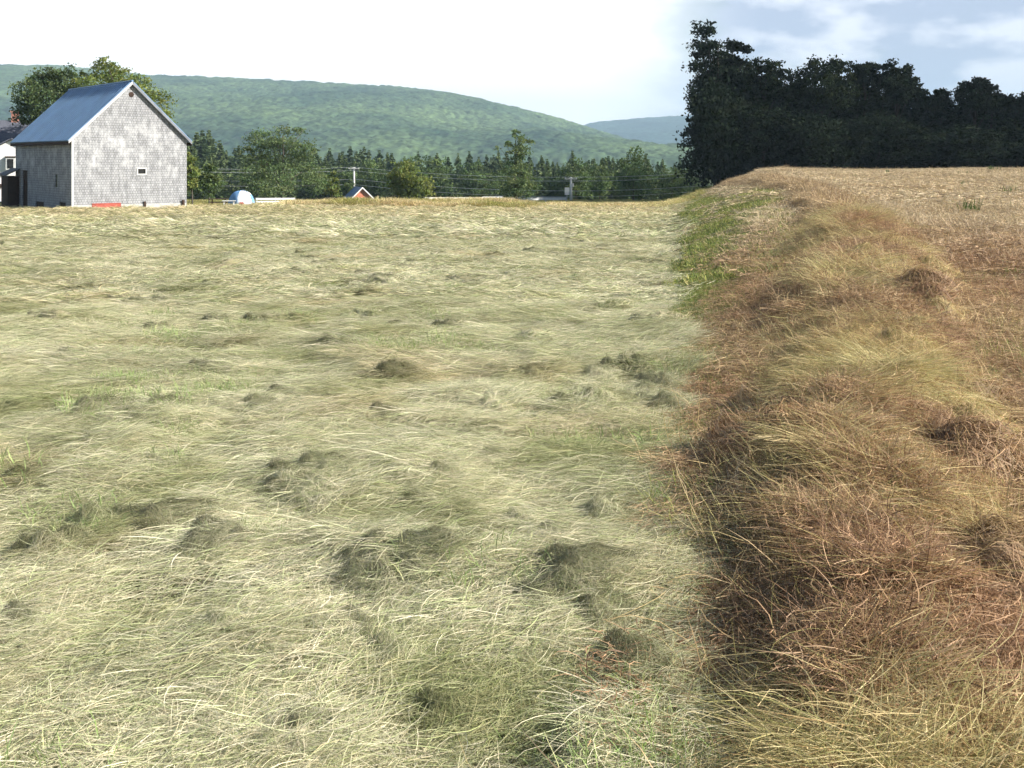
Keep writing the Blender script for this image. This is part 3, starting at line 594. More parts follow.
# openings in the long wall (distance from the near corner)
door = (8.6, 9.7, 0, 2.45); slit = (2.55, 2.95, 1.45, 2.25); low1 = (5.2, 6.9, .05, .45); low2 = (1.0, 2.2, .05, .55)
wall_cells(w_, lambda a, d, z: (d, TH+a, z), BL-2*TH, BE, [door, slit, low1, low2])
w_.build('wall', M_SHING, barn)
OV, GO = .26, .18; M_GREYTRIM = simple('shaded grey trim', (.22, .23, .26), .8)  # right bargeboard darker, the soffit's shadow put into its colour
sl_ = (BRZ-BE)/(BW/2); ln = math.hypot(1, sl_)
for sgn in (-1, 1):
    r = MB(); cx = BW/2
    def RP(s, y, h):   # s from ridge to eave, h off the slope
        x = cx+sgn*s; z = BRZ+.03-s*sl_; return (x+sgn*h*sl_/ln, y, z+h/ln)
    e = BW/2+OV
    r.prism([RP(0, -GO, 0), RP(e, -GO, 0), RP(e, -GO, .07), RP(0, -GO, .07)], (0, BL+2*GO, 0))
    yy = -GO+.02
    while yy < BL+GO-.05:
        r.prism([RP(.06, yy, .072), RP(e-.01, yy, .072), RP(e-.01, yy, .10), RP(.06, yy, .10)], (0, .035, 0)); yy += .46
    r.build('roof', M_BLUEROOF, barn)
rb = MB(); rb.tube([(BW/2, -GO-.02, BRZ+.12), (BW/2, BL+GO+.02, BRZ+.12)], .07, 6); rb.build('ridge_cap', M_BLUEROOF, barn)
for sgn in (-1, 1):
    f = MB(); e = BW/2+OV; cx = BW/2
    pts = [(cx, -GO-.035, BRZ+.09), (cx+sgn*e, -GO-.035, BRZ+.09-e*sl_), (cx+sgn*e, -GO-.035, BRZ-.10-e*sl_), (cx, -GO-.035, BRZ-.10)]
    f.prism(pts, (0, .03, 0)); f.build('bargeboard', M_WHITE2 if sgn < 0 else M_GREYTRIM, barn)
    fs = MB(); xa = cx+sgn*e; fs.box((min(xa, xa+sgn*.03), -GO, BRZ-e*sl_-.18), (max(xa, xa+sgn*.03), BL+GO, BRZ-e*sl_+.02)); fs.build('fascia', M_DARKWOOD, barn)
cb_ = MB(); cb_.box((-.03, -.025, 0.32), (.09, -.002, BE-.1)); cb_.build('corner_board', M_WHITE2, barn)
for a in (((.10, -.05, -.3), (1.15, -.003, .42)), ((2.95, -.05, -.3), (4.35, -.003, .40)), ((4.5, -.05, -.3), (BW-.05, -.003, .38))): MB().box(*a).build('foundation', M_STONE, barn)
for a in (((4.36, -.12, -.1), (4.49, -.003, .55)), ((BW-.35, -.16, -.1), (BW-.2, -.053, .58))): MB().box(*a).build('brace_post', M_DARKWOOD, barn)
rd = MB(); rd.box((1.18, -.07, .02), (2.92, -.003, .50)); rd.box((1.18, -.09, .46), (2.92, -.072, .50)); rd.build('red_panel', M_RED, barn)['label'] = 'faded red boarded panel at the foot of the gable'
wf = MB(); a0, a1, z0, z1 = win
wf.box((a0-.1, -.03, z1), (a1+.1, -.003, z1+.07)); wf.box((a0-.1, -.03, z0-.07), (a1+.1, -.003, z0)); wf.box((a0-.08, -.03, z0), (a0, -.003, z1)); wf.box((a1, -.03, z0), (a1+.08, -.003, z1))
wo = wf.build('window', M_WHITE2, barn); MB().box((a0, .05, z0), (a1, .07, z1)).build('pane', M_WIN, wo)
vt = MB(); vt.tube([(BW/2, -.02, BRZ-.72), (BW/2, .02, BRZ-.72)], .17, 8); vt.build('gable_vent', M_DARKWOOD, barn)
MB().box((.05, TH+8.62, 0), (.09, TH+9.68, 2.43)).build('door', M_DARKWOOD, barn)
MB().box((.04, TH+2.56, 1.46), (.07, TH+2.94, 2.24)).build('window', M_WIN, barn)
for h in (low1, low2): MB().box((.06, TH+h[0]+.02, h[2]+.01), (.09, TH+h[1]-.02, h[3]-.01)).build('hatch', M_DARKWOOD, barn)
lt = MB(); lt.box((-.75, BL-.9, -.1), (-.02, BL+.6, 2.05)); lt_o = lt.build('lean_to', M_DARKWOOD, barn)
lr = MB(); lr.prism([(-.95, BL-1.05, 2.06), (-.003, BL-1.05, 2.5), (-.003, BL-1.05, 2.58), (-.95, BL-1.05, 2.14)], (0, 1.9, 0)); lr.build('roof', simple('old grey roofing', (.16, .155, .16), .8), lt_o)

# ------------------------------------------------------------------ white farmhouse behind the barn
M_ROOFG = simple('grey asphalt shingles', (.105, .112, .14), .9, scale=8); M_BRICK = simple('chimney brick', (.40, .20, .15), .9, scale=8)
hb = at(11, 90.0); house = empty('farmhouse', hb, R(20)); tag(house, 'white farmhouse with grey roof and brick chimney half hidden behind the barn', 'house')
b = MB(); b.box((-9, 4, -.2), (4.2, 11, 4.9)); b.prism([(-9, 4, 4.9), (-9, 11, 4.9), (-9, 7.5, 7.1)], (.2, 0, 0)); b.prism([(4, 4, 4.9), (4, 11, 4.9), (4, 7.5, 7.1)], (.2, 0, 0)); b.build('wall', M_WHITE, house)
b = MB(); b.prism([(-9.3, 3.6, 4.68), (-9.3, 7.5, 7.16), (-9.3, 7.5, 7.28), (-9.3, 3.6, 4.80)], (13.8, 0, 0)); b.prism([(-9.3, 11.4, 4.68), (-9.3, 7.503, 7.16), (-9.3, 7.503, 7.28), (-9.3, 11.4, 4.80)], (13.8, 0, 0)); b.build('roof', M_ROOFG, house)
b = MB(); b.box((-2.2, 0, -.2), (2.2, 3.99, 4.2)); b.prism([(-2.2, 0, 4.2), (2.2, 0, 4.2), (0, 0, 5.45)], (0, 3.99, 0)); wg = b.build('wing', M_WHITE, house)
b = MB()
for s in (-1, 1): b.prism([(s*.002, -.25, 5.50), (s*2.5, -.25, 4.08), (s*2.5, -.25, 4.18), (s*.002, -.25, 5.60)], (0, 4.2, 0))
b.build('roof', M_ROOFG, wg)
b = MB(); b.box((-.55, 7.2, 6.6), (.05, 7.8, 8.1)); b.box((-.62, 7.13, 7.95), (.12, 7.87, 8.12)); b.build('chimney', M_BRICK, house)
b = MB(); b.box((-.35, -.5, 3.0), (.35, -.003, 4.0)); wi = b.build('window', M_WHITE2, house)
MB().box((-.24, -.53, 3.12), (.22, -.502, 3.88)).build('pane', M_WIN, wi); MB().box((-.42, -.56, 4.01), (.42, -.003, 4.1)).build('frame', M_DARKWOOD, wi)
MB().box((-.85, -.05, .1), (-.35, -.003, .42)).build('window', M_WIN, house)
MB().box((-.9, -.12, 1.55), (-.62, -.003, 1.85)).build('lamp', M_DARKWOOD, house)

# ------------------------------------------------------------------ trees
M_BARK = simple('grey bark', (.10, .085, .07), .9, scale=6, bump=.5)
def leaves(blobs, n, size, seed, dark=.0, flat=.75):
    """blobs: (x, y, z, rx, rz) crown masses; leaf faces scattered in clumps near their surfaces"""
    r = np.random.default_rng(seed); B = np.array(blobs, float)
    vol = (B[:, 3]**2*B[:, 4])**.75; pick = r.choice(len(B), size=max(12, n//34), p=vol/vol.sum())
    d = r.normal(size=(len(pick), 3)); d /= np.linalg.norm(d, axis=1)[:, None]
    rad = r.uniform(.15, 1, len(pick))**.40
    cc = B[pick, :3]+d*rad[:, None]*np.stack([B[pick, 3], B[pick, 3], B[pick, 4]], 1)
    cs = r.uniform(.16, .34, len(pick))*B[pick, 3]**.75
    per = n//len(pick); m = per*len(pick)
    c0 = np.repeat(cc, per, 0); s0 = np.repeat(cs, per); p = c0+np.clip(r.normal(size=(m, 3)), -2, 2)*s0[:, None]*np.array([1, 1, flat*.75])
    sz = size*r.uniform(.6, 1.35, m)
    a = r.normal(size=(m, 3)); a /= np.linalg.norm(a, axis=1)[:, None]; b_ = np.cross(a, r.normal(size=(m, 3))); b_ /= np.linalg.norm(b_, axis=1)[:, None]
    V = np.stack([p-a*sz[:, None]*.6, p+b_*sz[:, None]*.34, p+a*sz[:, None]*.6, p-b_*sz[:, None]*.34], 1)
    cl_ = np.repeat(r.uniform(.70, 1.30, len(pick)), per)*r.uniform(.75, 1.25, m)
    col = np.stack([cl_*np.repeat(r.uniform(.8, 1.08, len(pick)), per), cl_, cl_*.95], 1)
    return V.reshape(-1, 3), np.arange(m*4).reshape(-1, 4), np.repeat(col, 4, 0)
def limbs(mb, blobs, base_r, top, seed, lean=0):
    r = np.random.default_rng(seed); k = 7
    zz = np.linspace(-.2, top, k); wob = np.cumsum(r.normal(0, .04*top/k, (k, 2)), 0)
    wob[:, 0] += lean*np.linspace(0, 1, k)**1.5
    pts = np.stack([wob[:, 0], wob[:, 1], zz], 1); pts[0, :2] = 0
    mb.tube(pts, np.linspace(base_r, base_r*.25, k)*np.array([1.3]+[1]*(k-1)), 8)
    for bl in blobs:
        c = np.array(bl[:3]); h = np.clip(c[2]*.62-.3*abs(c[0]), .12*top, top*.95); i = np.interp(h, zz, np.arange(k)); i0 = int(min(i, k-2)); s = pts[i0]+(pts[i0+1]-pts[i0])*(i-i0)
        mid = s*.5+c*.5+np.array([0, 0, .12*np.linalg.norm(c-s)])
        rr = base_r*(.42-.2*h/top); mb.tube([s, mid, c], [rr, rr*.6, rr*.25], 6)
def tree(name, base, blobs, n, size, mat, seed, label, cat, group=None, base_r=.2, top=None, lean=0, rz=0, bark=None):
    t = empty(name, base, rz); tag(t, label, cat, group)
    top = top or .9*max(b[2] for b in blobs); mb = MB(); limbs(mb, blobs, base_r, top, seed, lean); mb.build('trunk', bark or M_BARK, t, True)
    v, q, c = leaves(blobs, n, size, seed); me = mesh_quads('crown', v, q, c, mat); o = bpy.data.objects.new('crown', me); COL.objects.link(o); o.parent = t
    return t
def pxtree(name, px, d, pb, n, size, mat, seed, label, cat='tree', depth=.8, base_r=.2, rz=0, group=None, zfix=None, bark=None):
    """pb: crown masses as (px, py, radius px, squash) seen at distance d"""
    g = at(px, d) if zfix is None else np.array([(px-512)/FPX*d, d, zfix]); r = random.Random(seed); bl = []
    for (x, y, rad, sq) in pb:
        X = (x-px)/FPX*d; Z = (HOR-y)/FPX*d+EYE-g[2]; q = rad/FPX*d
        bl.append((X, r.uniform(-depth, depth)*q, Z, q, q*sq))
    return tree(name, g, bl, n, size, mat, seed, label, cat, group, base_r, rz=rz, bark=bark)
L_BR = leaf_mat('yellow green leaves', (.205, .235, .065), .4); L_MID = leaf_mat('mid green leaves', (.125, .17, .06), .35); L_DK = leaf_mat('dark green leaves', (.10, .135, .055), .32)
L_OLV = leaf_mat('olive leaves', (.16, .205, .085), .38)
pxtree('broadleaf_tree', 48, 92, [(30,95,15,1),(45,82,17,.9),(62,78,15,.9),(50,105,20,1),(28,115,14,1),(70,100,16,1),(35,80,9,.8),(55,130,20,1)], 13000, .19, L_DK, 1, 'dark leafy tree rising behind the roofs of the house and the barn')
pxtree('broadleaf_tree', 122, 93, [(100,70,15,.85),(118,80,17,.9),(92,92,16,1),(138,92,18,.9),(152,105,16,.9),(125,108,22,1),(160,120,12,.9),(108,64,8,.7),(145,135,20,1),(105,120,20,1),(86,76,8,.8)], 15000, .19, L_BR, 2, 'tall bright green tree directly behind the ridge of the barn roof')
pxtree('broadleaf_tree', 192, 92, [(189,160,6,1.2),(191,172,7,1.2),(190,184,6,1.1)], 1500, .2, L_BR, 3, 'slim light green tree at the right corner of the barn', base_r=.08)
pxtree('broadleaf_tree', 209, 100, [(206,176,9,.9),(199,185,8,.9),(214,183,8,1),(208,190,9,.8),(210,168,5,1)], 2600, .2, L_MID, 4, 'small round leafed tree on a thin trunk just left of the tent', base_r=.07)
pxtree('broadleaf_tree', 283, 120, [(262,140,15,.7),(285,138,17,.7),(275,155,22,.8),(300,150,14,.8),(258,165,16,.9),(300,172,18,.9),(278,180,22,.8),(252,184,14,.8),(268,128,8,.5),(303,130,8,.4),(315,184,12,.9),(248,152,9,.7)], 12000, .21, L_OLV, 5, 'broad spreading olive green tree to the right of the tent')
pxtree('broadleaf_tree', 332, 125, [(331,182,6,1.5),(333,190,7,1),(331,174,4,1.2)], 1200, .22, L_BR, 6, 'small pointed light green tree left of the little red shed', base_r=.07)
pxtree('broadleaf_tree', 410, 118, [(404,172,13,.8),(416,180,14,.9),(400,186,13,.9),(420,190,12,.8),(394,178,8,.8),(410,165,8,.6)], 4500, .24, L_BR, 7, 'bushy yellow green tree right of the little red shed')
pxtree('broadleaf_tree', 517, 112, [(517,140,8,.8),(507,145,7,.5),(500,148,5,.4),(527,141,6,.4),(519,152,9,.9),(516,164,9,.9),(523,172,9,1),(514,178,11,1),(522,188,11,1),(512,192,10,.9),(516,133,5,.6)], 5200, .2, L_OLV, 8, 'tall narrow ragged tree standing alone before the spruce wood', base_r=.14)
pxtree('bush', 347, 165, [(344,188,6,.8),(350,186,5,.8)], 700, .25, L_MID, 9, 'green bush behind the roof of the little red shed', 'bush', base_r=.06)
pxtree('bush', 470, 170, [(462,194,9,.7),(478,194,8,.7)], 900, .25, L_DK, 10, 'dark green bush low in front of the spruces left of the pale shed', 'bush', base_r=.06)

# spruces
L_SP = [leaf_mat('spruce needles', (.095, .14, .068), .2), leaf_mat('light spruce needles', (.145, .195, .08), .25)]
def spruce_mesh(h, r0, seed, mat):
    r = np.random.default_rng(seed); V, Q, CO = [], [], []; n = 0; nl = 26
    for i in range(nl):
        f = i/(nl-1); z = h*(.06+.94*f); R_ = r0*(1-f)**.85+.08; nb = int(12-6*f)
        for j in range(nb):
            a = r.uniform(0, 6.28); L = R_*r.uniform(.6, 1.15); dr = -.32*L*r.uniform(.5, 1.3)
            d = np.array([math.cos(a), math.sin(a)]); pr = np.array([-d[1], d[0]])
            for k in range(3):
                s0, s1 = k/3, (k+1)/3; wd = (.28+.10*L)*(1-.75*s1)*r.uniform(.8, 1.3)
                p0 = np.array([*(d*L*s0), z+dr*s0]); p1 = np.array([*(d*L*s1), z+dr*s1]); sd = np.array([*pr, 0])*wd; tl = np.array([0, 0, r.uniform(-.25, .1)])
                V += [p0-sd+tl, p0+sd+tl, p1+sd*.7, p1-sd*.7]; Q.append([n, n+1, n+2, n+3]); n += 4
                hg = np.array([sd[0]*.5, sd[1]*.5, -r.uniform(.30, .62)*(1.1-.5*s1)]); V += [p0+(0, 0, .08), p1+(0, 0, .05), p1+hg*.8, p0+hg]; Q.append([n, n+1, n+2, n+3]); n += 4; CO += [[r.uniform(.6, 1.4)]*3]*4
                CO += [[r.uniform(.6, 1.4)]*3]*4
    return mesh_quads('spruce_crown', np.array(V), np.array(Q), np.array(CO), mat)
SPR = [spruce_mesh(10, 2.7, 300+i, L_SP[i % 2]) for i in range(6)]
stm = MB(); stm.tube([(0, 0, -.4), (0, 0, 5), (0, 0, 9.5)], [.17, .1, .02], 6); trunk_me = stm.build('trunk', M_BARK).data
bpy.data.objects.remove(bpy.data.objects['trunk.%03d' % 0]) if 'trunk.000' in bpy.data.objects else None
for o in [o for o in COL.objects if o.data == trunk_me]: bpy.data.objects.remove(o)
r = random.Random(5)
line = [(180,140),(200,135),(225,148),(240,152),(330,152),(350,150),(370,150),(400,158),(450,157),(500,158),(540,160),(600,158),(640,160),(690,166)]
lx = [a for a, b in line]; ly = [b for a, b in line]
def spruce(px, d, top, dark=None, rmul=1.0):
    g = at(px, d); h = (HOR-top)/FPX*d+EYE-g[2]
    t = bpy.data.objects.new('spruce_tree', None); COL.objects.link(t); t.location = g; t.rotation_euler = (0, 0, r.uniform(0, 6.28))
    s = h/10; t.scale = (s*rmul, s*rmul, s)
    c = bpy.data.objects.new('crown', r.choice(SPR)); COL.objects.link(c); c.parent = t
    k = bpy.data.objects.new('trunk', trunk_me); COL.objects.link(k); k.parent = t
    tag(t, 'dark green spruce in the close wood edge below the hill', 'tree', 'spruces in the wood behind the field'); return t
for row, (d, off, lo) in enumerate(((205, 8, 196), (220, 3, 192), (236, 0, 190), (255, -2, 188))):
    px = 178+row*4
    while px < 700:
        spruce(px+r.uniform(-4, 4), d+r.uniform(-8, 8), np.interp(px, lx, ly)+off+r.uniform(-6, 9)+(5 if row == 0 else 0), rmul=r.uniform(1.15, 1.6))
        px += r.uniform(6.5, 10.5)

for k in range(22):                               # broadleaf trees along the foot of the spruces
    px = 188+k*23+r.uniform(-9, 9); d = 192+r.uniform(-5, 8); g = at(px, d)
    if k % 5 == 0: bl_ = [(0,0,4.6,2.2,2.2),(1.3,0,3.4,1.8,1.7),(-1.3,.3,3.2,1.9,1.7),(0,-.3,1.8,2.2,1.6)]; v, q, c = leaves(bl_, 3000, .32, 350+k); rm = mesh_quads('crown', v, q, c, L_MID if k else L_OLV); mb = MB(); limbs(mb, bl_, .12, 4.5, 351+k); to = mb.build('trunk', M_BARK, None, True); rt_ = to.data; bpy.data.objects.remove(to)
    t = bpy.data.objects.new('broadleaf_tree', None); COL.objects.link(t); t.location = g; t.rotation_euler = (0, 0, r.uniform(0, 6.28)); t.scale = (r.uniform(.8, 1.3),)*2+(r.uniform(.7, 1.35),)
    for nm, m_ in (('crown', rm), ('trunk', rt_)): c_ = bpy.data.objects.new(nm, m_); COL.objects.link(c_); c_.parent = t
    tag(t, 'low rounded green tree along the foot of the spruce wood', 'tree', 'low rounded trees at the foot of the spruces')

# dark wood behind the brown field
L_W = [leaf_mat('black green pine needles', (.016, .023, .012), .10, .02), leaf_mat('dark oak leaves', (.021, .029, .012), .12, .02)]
M_BARKD = simple('dark pine bark', (.035, .03, .025), .95, scale=6, spec=.05)
def wtree(px, d, pb, n, label, seed, mat=0, group=None, base_r=.25):
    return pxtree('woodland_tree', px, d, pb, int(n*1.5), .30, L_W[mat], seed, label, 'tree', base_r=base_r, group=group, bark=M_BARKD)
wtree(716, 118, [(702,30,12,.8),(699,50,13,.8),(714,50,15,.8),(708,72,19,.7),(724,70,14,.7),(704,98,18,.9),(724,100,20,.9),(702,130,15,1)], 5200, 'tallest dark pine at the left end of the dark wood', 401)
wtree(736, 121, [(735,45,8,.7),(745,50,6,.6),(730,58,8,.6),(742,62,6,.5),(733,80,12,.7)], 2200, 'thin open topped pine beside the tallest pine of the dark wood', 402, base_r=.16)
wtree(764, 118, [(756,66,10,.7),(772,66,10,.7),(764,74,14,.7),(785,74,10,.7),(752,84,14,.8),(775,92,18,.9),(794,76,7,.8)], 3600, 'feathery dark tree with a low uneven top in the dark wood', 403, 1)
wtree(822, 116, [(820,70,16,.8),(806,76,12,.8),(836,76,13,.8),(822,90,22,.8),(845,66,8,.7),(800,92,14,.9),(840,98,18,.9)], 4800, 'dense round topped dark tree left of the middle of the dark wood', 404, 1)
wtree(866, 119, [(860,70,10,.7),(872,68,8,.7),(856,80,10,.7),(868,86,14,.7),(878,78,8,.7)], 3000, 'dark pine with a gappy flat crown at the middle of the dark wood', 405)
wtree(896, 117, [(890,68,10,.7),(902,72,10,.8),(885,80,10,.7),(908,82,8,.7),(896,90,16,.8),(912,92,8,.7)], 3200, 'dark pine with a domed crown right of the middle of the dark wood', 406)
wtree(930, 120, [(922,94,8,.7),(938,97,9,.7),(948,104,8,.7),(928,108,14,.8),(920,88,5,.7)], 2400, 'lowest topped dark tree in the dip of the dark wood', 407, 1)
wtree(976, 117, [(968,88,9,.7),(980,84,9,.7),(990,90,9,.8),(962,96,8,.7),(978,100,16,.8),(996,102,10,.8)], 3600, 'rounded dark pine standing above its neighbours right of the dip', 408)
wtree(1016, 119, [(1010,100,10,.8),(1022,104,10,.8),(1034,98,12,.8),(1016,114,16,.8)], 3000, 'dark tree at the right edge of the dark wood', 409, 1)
WBL = [[(0,0,9,3.4,2.6),(-2,.5,6.5,3,2.6),(2.1,-.4,6.2,3.1,2.7),(0,.6,11,2.2,1.6),(.3,-.8,3.4,3.4,2.6)], [(0,0,8,2.8,3.2),(1.6,0,5,3,2.6),(-1.7,.4,5,2.8,2.5),(0,-.5,2.4,3.1,2.2),(.3,.2,10.6,1.8,1.7)], [(0,0,5.8,3,2),(-2,0,4,2.6,2),(2,0.3,4,2.7,2),(0,-.6,2.0,3.3,1.8)]]
protos = []
for i, bl in enumerate(WBL):
    v, q, c = leaves(bl, 5200, .34, 420+i); me = mesh_quads('crown', v, q, c, L_W[i % 2]); mb = MB(); limbs(mb, bl, .2, max(b[2] for b in bl), 430+i); to = mb.build('trunk', M_BARKD, None, True)
    tm = to.data; bpy.data.objects.remove(to); protos.append((me, tm, 12.4 if i == 0 else 12.0 if i == 1 else 7.6))
sil = [(684,40),(712,44),(740,62),(764,74),(790,82),(822,82),(850,82),(900,84),(930,102),(976,94),(1024,106),(1300,100)]
def wfill(px, d, top, proto, label, group, name='woodland_tree'):
    me, tm, ph = protos[proto]; g = at(px, d); h = (HOR-top)/FPX*d+EYE-g[2]; s = h/ph
    t = bpy.data.objects.new(name, None); COL.objects.link(t); t.location = g; t.rotation_euler = (0, 0, r.uniform(0, 6.28)); t.scale = (r.uniform(.85, 1.1),)*2+(s,)
    for nm, m_ in (('crown', me), ('trunk', tm)): c = bpy.data.objects.new(nm, m_); COL.objects.link(c); c.parent = t
    tag(t, label, 'tree', group)
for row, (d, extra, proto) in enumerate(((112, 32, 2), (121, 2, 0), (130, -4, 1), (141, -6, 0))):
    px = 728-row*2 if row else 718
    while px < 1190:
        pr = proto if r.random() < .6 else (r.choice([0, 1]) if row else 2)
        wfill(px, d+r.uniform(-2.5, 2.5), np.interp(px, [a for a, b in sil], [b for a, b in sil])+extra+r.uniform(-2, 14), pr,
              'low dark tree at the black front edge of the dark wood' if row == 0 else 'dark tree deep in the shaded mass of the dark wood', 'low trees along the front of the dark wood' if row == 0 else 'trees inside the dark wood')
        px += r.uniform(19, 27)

wfill(716, 113, 122, 2, 'low dark tree at the black front edge of the dark wood', 'low trees along the front of the dark wood')
# ------------------------------------------------------------------ things beyond the hay field
# dome tent
M_TW = simple('white tent cloth', (.78, .79, .80), .7, var=.05); M_TB = simple('blue tent cloth', (.18, .36, .62), .7, var=.1); M_RED2 = simple('red cloth', (.5, .06, .05), .8)
tb = at(241.5, 88.0); tent = empty('dome_tent', tb, R(20)); tag(tent, 'white and blue dome tent pitched on the grass right of the barn', 'tent')
def dome_part(a0, a1, z0, z1, rx, h, off=0.0):
    mb = MB(); na, nz_ = 14, 9; V = []
    for i in range(nz_+1):
        f = z0+(z1-z0)*i/nz_; th = f*math.pi/2
        for j in range(na+1):
            a = a0+(a1-a0)*j/na; rr = (rx+off)*math.cos(th)**.75*(1-.05*abs(math.sin(3*a))); V.append((rr*math.cos(a), rr*math.sin(a), (h+off)*math.sin(th)))
    F = [(i*(na+1)+j, i*(na+1)+j+1, (i+1)*(na+1)+j+1, (i+1)*(na+1)+j) for i in range(nz_) for j in range(na)]
    return mb.add(V, F)
tp = math.pi
for k, (a0, a1, mt) in enumerate(((0, .75, M_TW), (.75, 1.25, M_TW), (1.25, 2.0, M_TW))): pass
dome_part(0, 2*tp, 0, 1, 1.08, 1.36).build('canopy', M_TW, tent, True)
dome_part(tp*1.0, tp*1.35, .05, .9, 1.08, 1.36, .012).build('side_panel', M_TB, tent, True)
dome_part(tp*1.78, tp*1.95, .0, .55, 1.08, 1.36, .012).build('side_panel', M_TB, tent, True)
dome_part(tp*1.42, tp*1.52, .0, .22, 1.08, 1.36, .014).build('door_flap', M_RED2, tent, True)
pl = MB()
for a in (tp*1.37, tp*1.76): pl.tube([((1.1)*math.cos(th)**.75*math.cos(a), 1.1*math.cos(th)**.75*math.sin(a), 1.385*math.sin(th)) for th in np.linspace(0, tp/2*.97, 9)], .02, 5)
pl.build('pole', M_TB, tent)
# picnic table and pale camp bench
def table(name, px, d, label, cat, mat, L, h, w_, bench=True):
    t = empty(name, at(px, d), R(12)); tag(t, label, cat)
    b = MB()
    for i in range(4): b.box((-L/2, -w_/2+i*w_/4+.01, h-.05), (L/2, -w_/2+(i+1)*w_/4-.01, h))
    b.build('tabletop', mat, t)
    for s in (-1, 1):
        l = MB(); x0 = s*L*.36; l.prism([(x0-.04, -w_*.25, h-.052), (x0-.04, -w_*.25+.1, h-.052), (x0-.04, -w_*.85+.1, -.05), (x0-.04, -w_*.85, -.05)], (.08, 0, 0)); l.prism([(x0-.04, w_*.25, h-.052), (x0-.04, w_*.25-.1, h-.052), (x0-.04, w_*.85-.1, -.05), (x0-.04, w_*.85, -.05)], (.08, 0, 0)); l.build('leg', mat, t)
        if bench: MB().box((-L/2, s*w_*.9-.14, .42), (L/2, s*w_*.9+.14, .46)).build('seat', mat, t)
table('picnic_table', 219, 96, 'dark wooden picnic table between the small tree and the tent', 'table', M_DARKWOOD, 1.6, .76, .75)
table('camp_table', 229, 75.5, 'small pale camp table standing in the grass in front of the tent', 'table', M_WHITE2, .9, .55, .5, False)
# small red shed
sb = at(362, 160.0); shed = empty('shed', sb, R(24)); tag(shed, 'little red shed with white trimmed gable and blue roof beyond the tall grass', 'shed')
M_SROOF = simple('dark blue roofing', (.07, .14, .25), .5); sw, sL, se, sr = 1.45, 3.6, .75, 2.15
b = MB(); b.box((-sw, 0, -.2), (sw, sL, se)); b.prism([(-sw, 0, se), (sw, 0, se), (0, 0, sr)], (0, sL, 0)); b.build('wall', simple('orange red boards', (.60, .22, .14), .7), shed)
for s in (-1, 1):
    q = (sr-se)/sw; e = sw+.25
    MB().prism([(s*.002, -.3, sr+.02), (s*e, -.3, sr+.02-e*q), (s*e, -.3, sr+.10-e*q), (s*.002, -.3, sr+.10)], (0, sL+.6, 0)).build('roof', M_SROOF, shed)
    MB().prism([(s*.002, -.34, sr-.12), (s*e, -.34, sr-.12-e*q), (s*e, -.34, sr+.12-e*q), (s*.002, -.34, sr+.12)], (0, .035, 0)).build('bargeboard', M_WHITE, shed)
MB().box((-.4, -.03, -.1), (.4, -.003, .7)).build('door', M_DARKWOOD, shed)
# low pale shed
lb = at(496, 128.0); ls = empty('low_shed', lb, R(4)); tag(ls, 'low shed with a pale grey sloping roof at the edge of the field', 'shed')
MB().box((-1.4, .2, -.2), (1.3, 2.4, .35)).build('wall', M_WHITE2, ls)
MB().prism([(-1.6, 0, .36), (1.5, 0, .36), (.9, 2.6, .80), (-1.5, 2.6, .80)], (0, 0, .05)).build('roof', simple('pale sheet roofing', (.62, .64, .66), .5, var=.06), ls)
# white guard rail along the road, and a short white fence by the tent
def rail(name, px0, px1, d0, k, label, cat, bars):
    gr = empty(name, at((px0+px1)/2, d0+k*(px1-px0)/2)); tag(gr, label, cat); g0 = np.array(gr.location)
    pts = [at(px, d0+(px-px0)*k, .62)-g0 for px in np.linspace(px0, px1, max(5, int((px1-px0)/9)))]
    for zo, hh in bars:
        rl = MB()
        for a, b_ in zip(pts, pts[1:]):
            a = a+(0, 0, zo); b_ = b_+(0, 0, zo)
            rl.add([a+(0, 0, -hh), b_+(0, 0, -hh), b_+(0, 0, hh), a+(0, 0, hh), a+(0, .06, -hh), b_+(0, .06, -hh), b_+(0, .06, hh), a+(0, .06, hh)], [(0,1,2,3),(7,6,5,4),(3,2,6,7),(0,4,5,1)])
        rl.build('rail', M_WHITE, gr)
    for p in pts[::2]: MB().box((p[0]-.07, p[1]+.065, p[2]-.9), (p[0]+.07, p[1]+.19, p[2]+.16)).build('post', M_WHITE2, gr)
rail('guard_rail', 424, 566, 117, .06, 'long white guard rail beside the road below the field', 'guard rail', ((0, .15),))
rail('fence', 256, 294, 98, .12, 'short low white fence on the grass right of the tent', 'fence', ((.06, .07), (-.2, .07)))
# road
M_ROAD = simple('worn asphalt', (.055, .055, .058), .9, scale=8); rv = []
for px in np.linspace(-60, 640, 60):
    for dd in (131, 138): rv.append(at(px, dd, .03))
rd_ = MB().add(rv, [(2*i, 2*i+2, 2*i+3, 2*i+1) for i in range(59)]).build('road', M_ROAD); tag(rd_, 'country road running behind the field', 'road', kind='structure')
# poles and wires
M_POLE = simple('silvery weathered pole', (.66, .65, .63), .8, var=.12, scale=4); M_WIRE = simple('pale cable', (.62, .63, .63), .45, var=.05)
def pole(px, d, top_y, label, arm=True):
    g = at(px, d); h = (HOR-top_y)/FPX*d+EYE-g[2]; t = empty('utility_pole', g); tag(t, label, 'utility pole')
    MB().tube([(0, 0, -.3), (0, 0, h*.5), (0, 0, h)], [.19, .165, .13], 9).build('post', M_POLE, t, True)
    MB().box((-.85, -.19, h-.32), (.85, -.09, h-.2)).build('crossarm', M_POLE, t)
    for s in (-.75, -.25, .25, .75): MB().tube([(s, -.14, h-.2), (s, -.14, h-.06)], [.05, .03], 6).build('insulator', M_WHITE, t)
    if arm: MB().tube([(.22, -.05, h*.62), (.22, -.05, h*.76)], .13, 8).build('transformer', M_POLE, t)
    return np.array([g[0], g[1], g[2]+h])
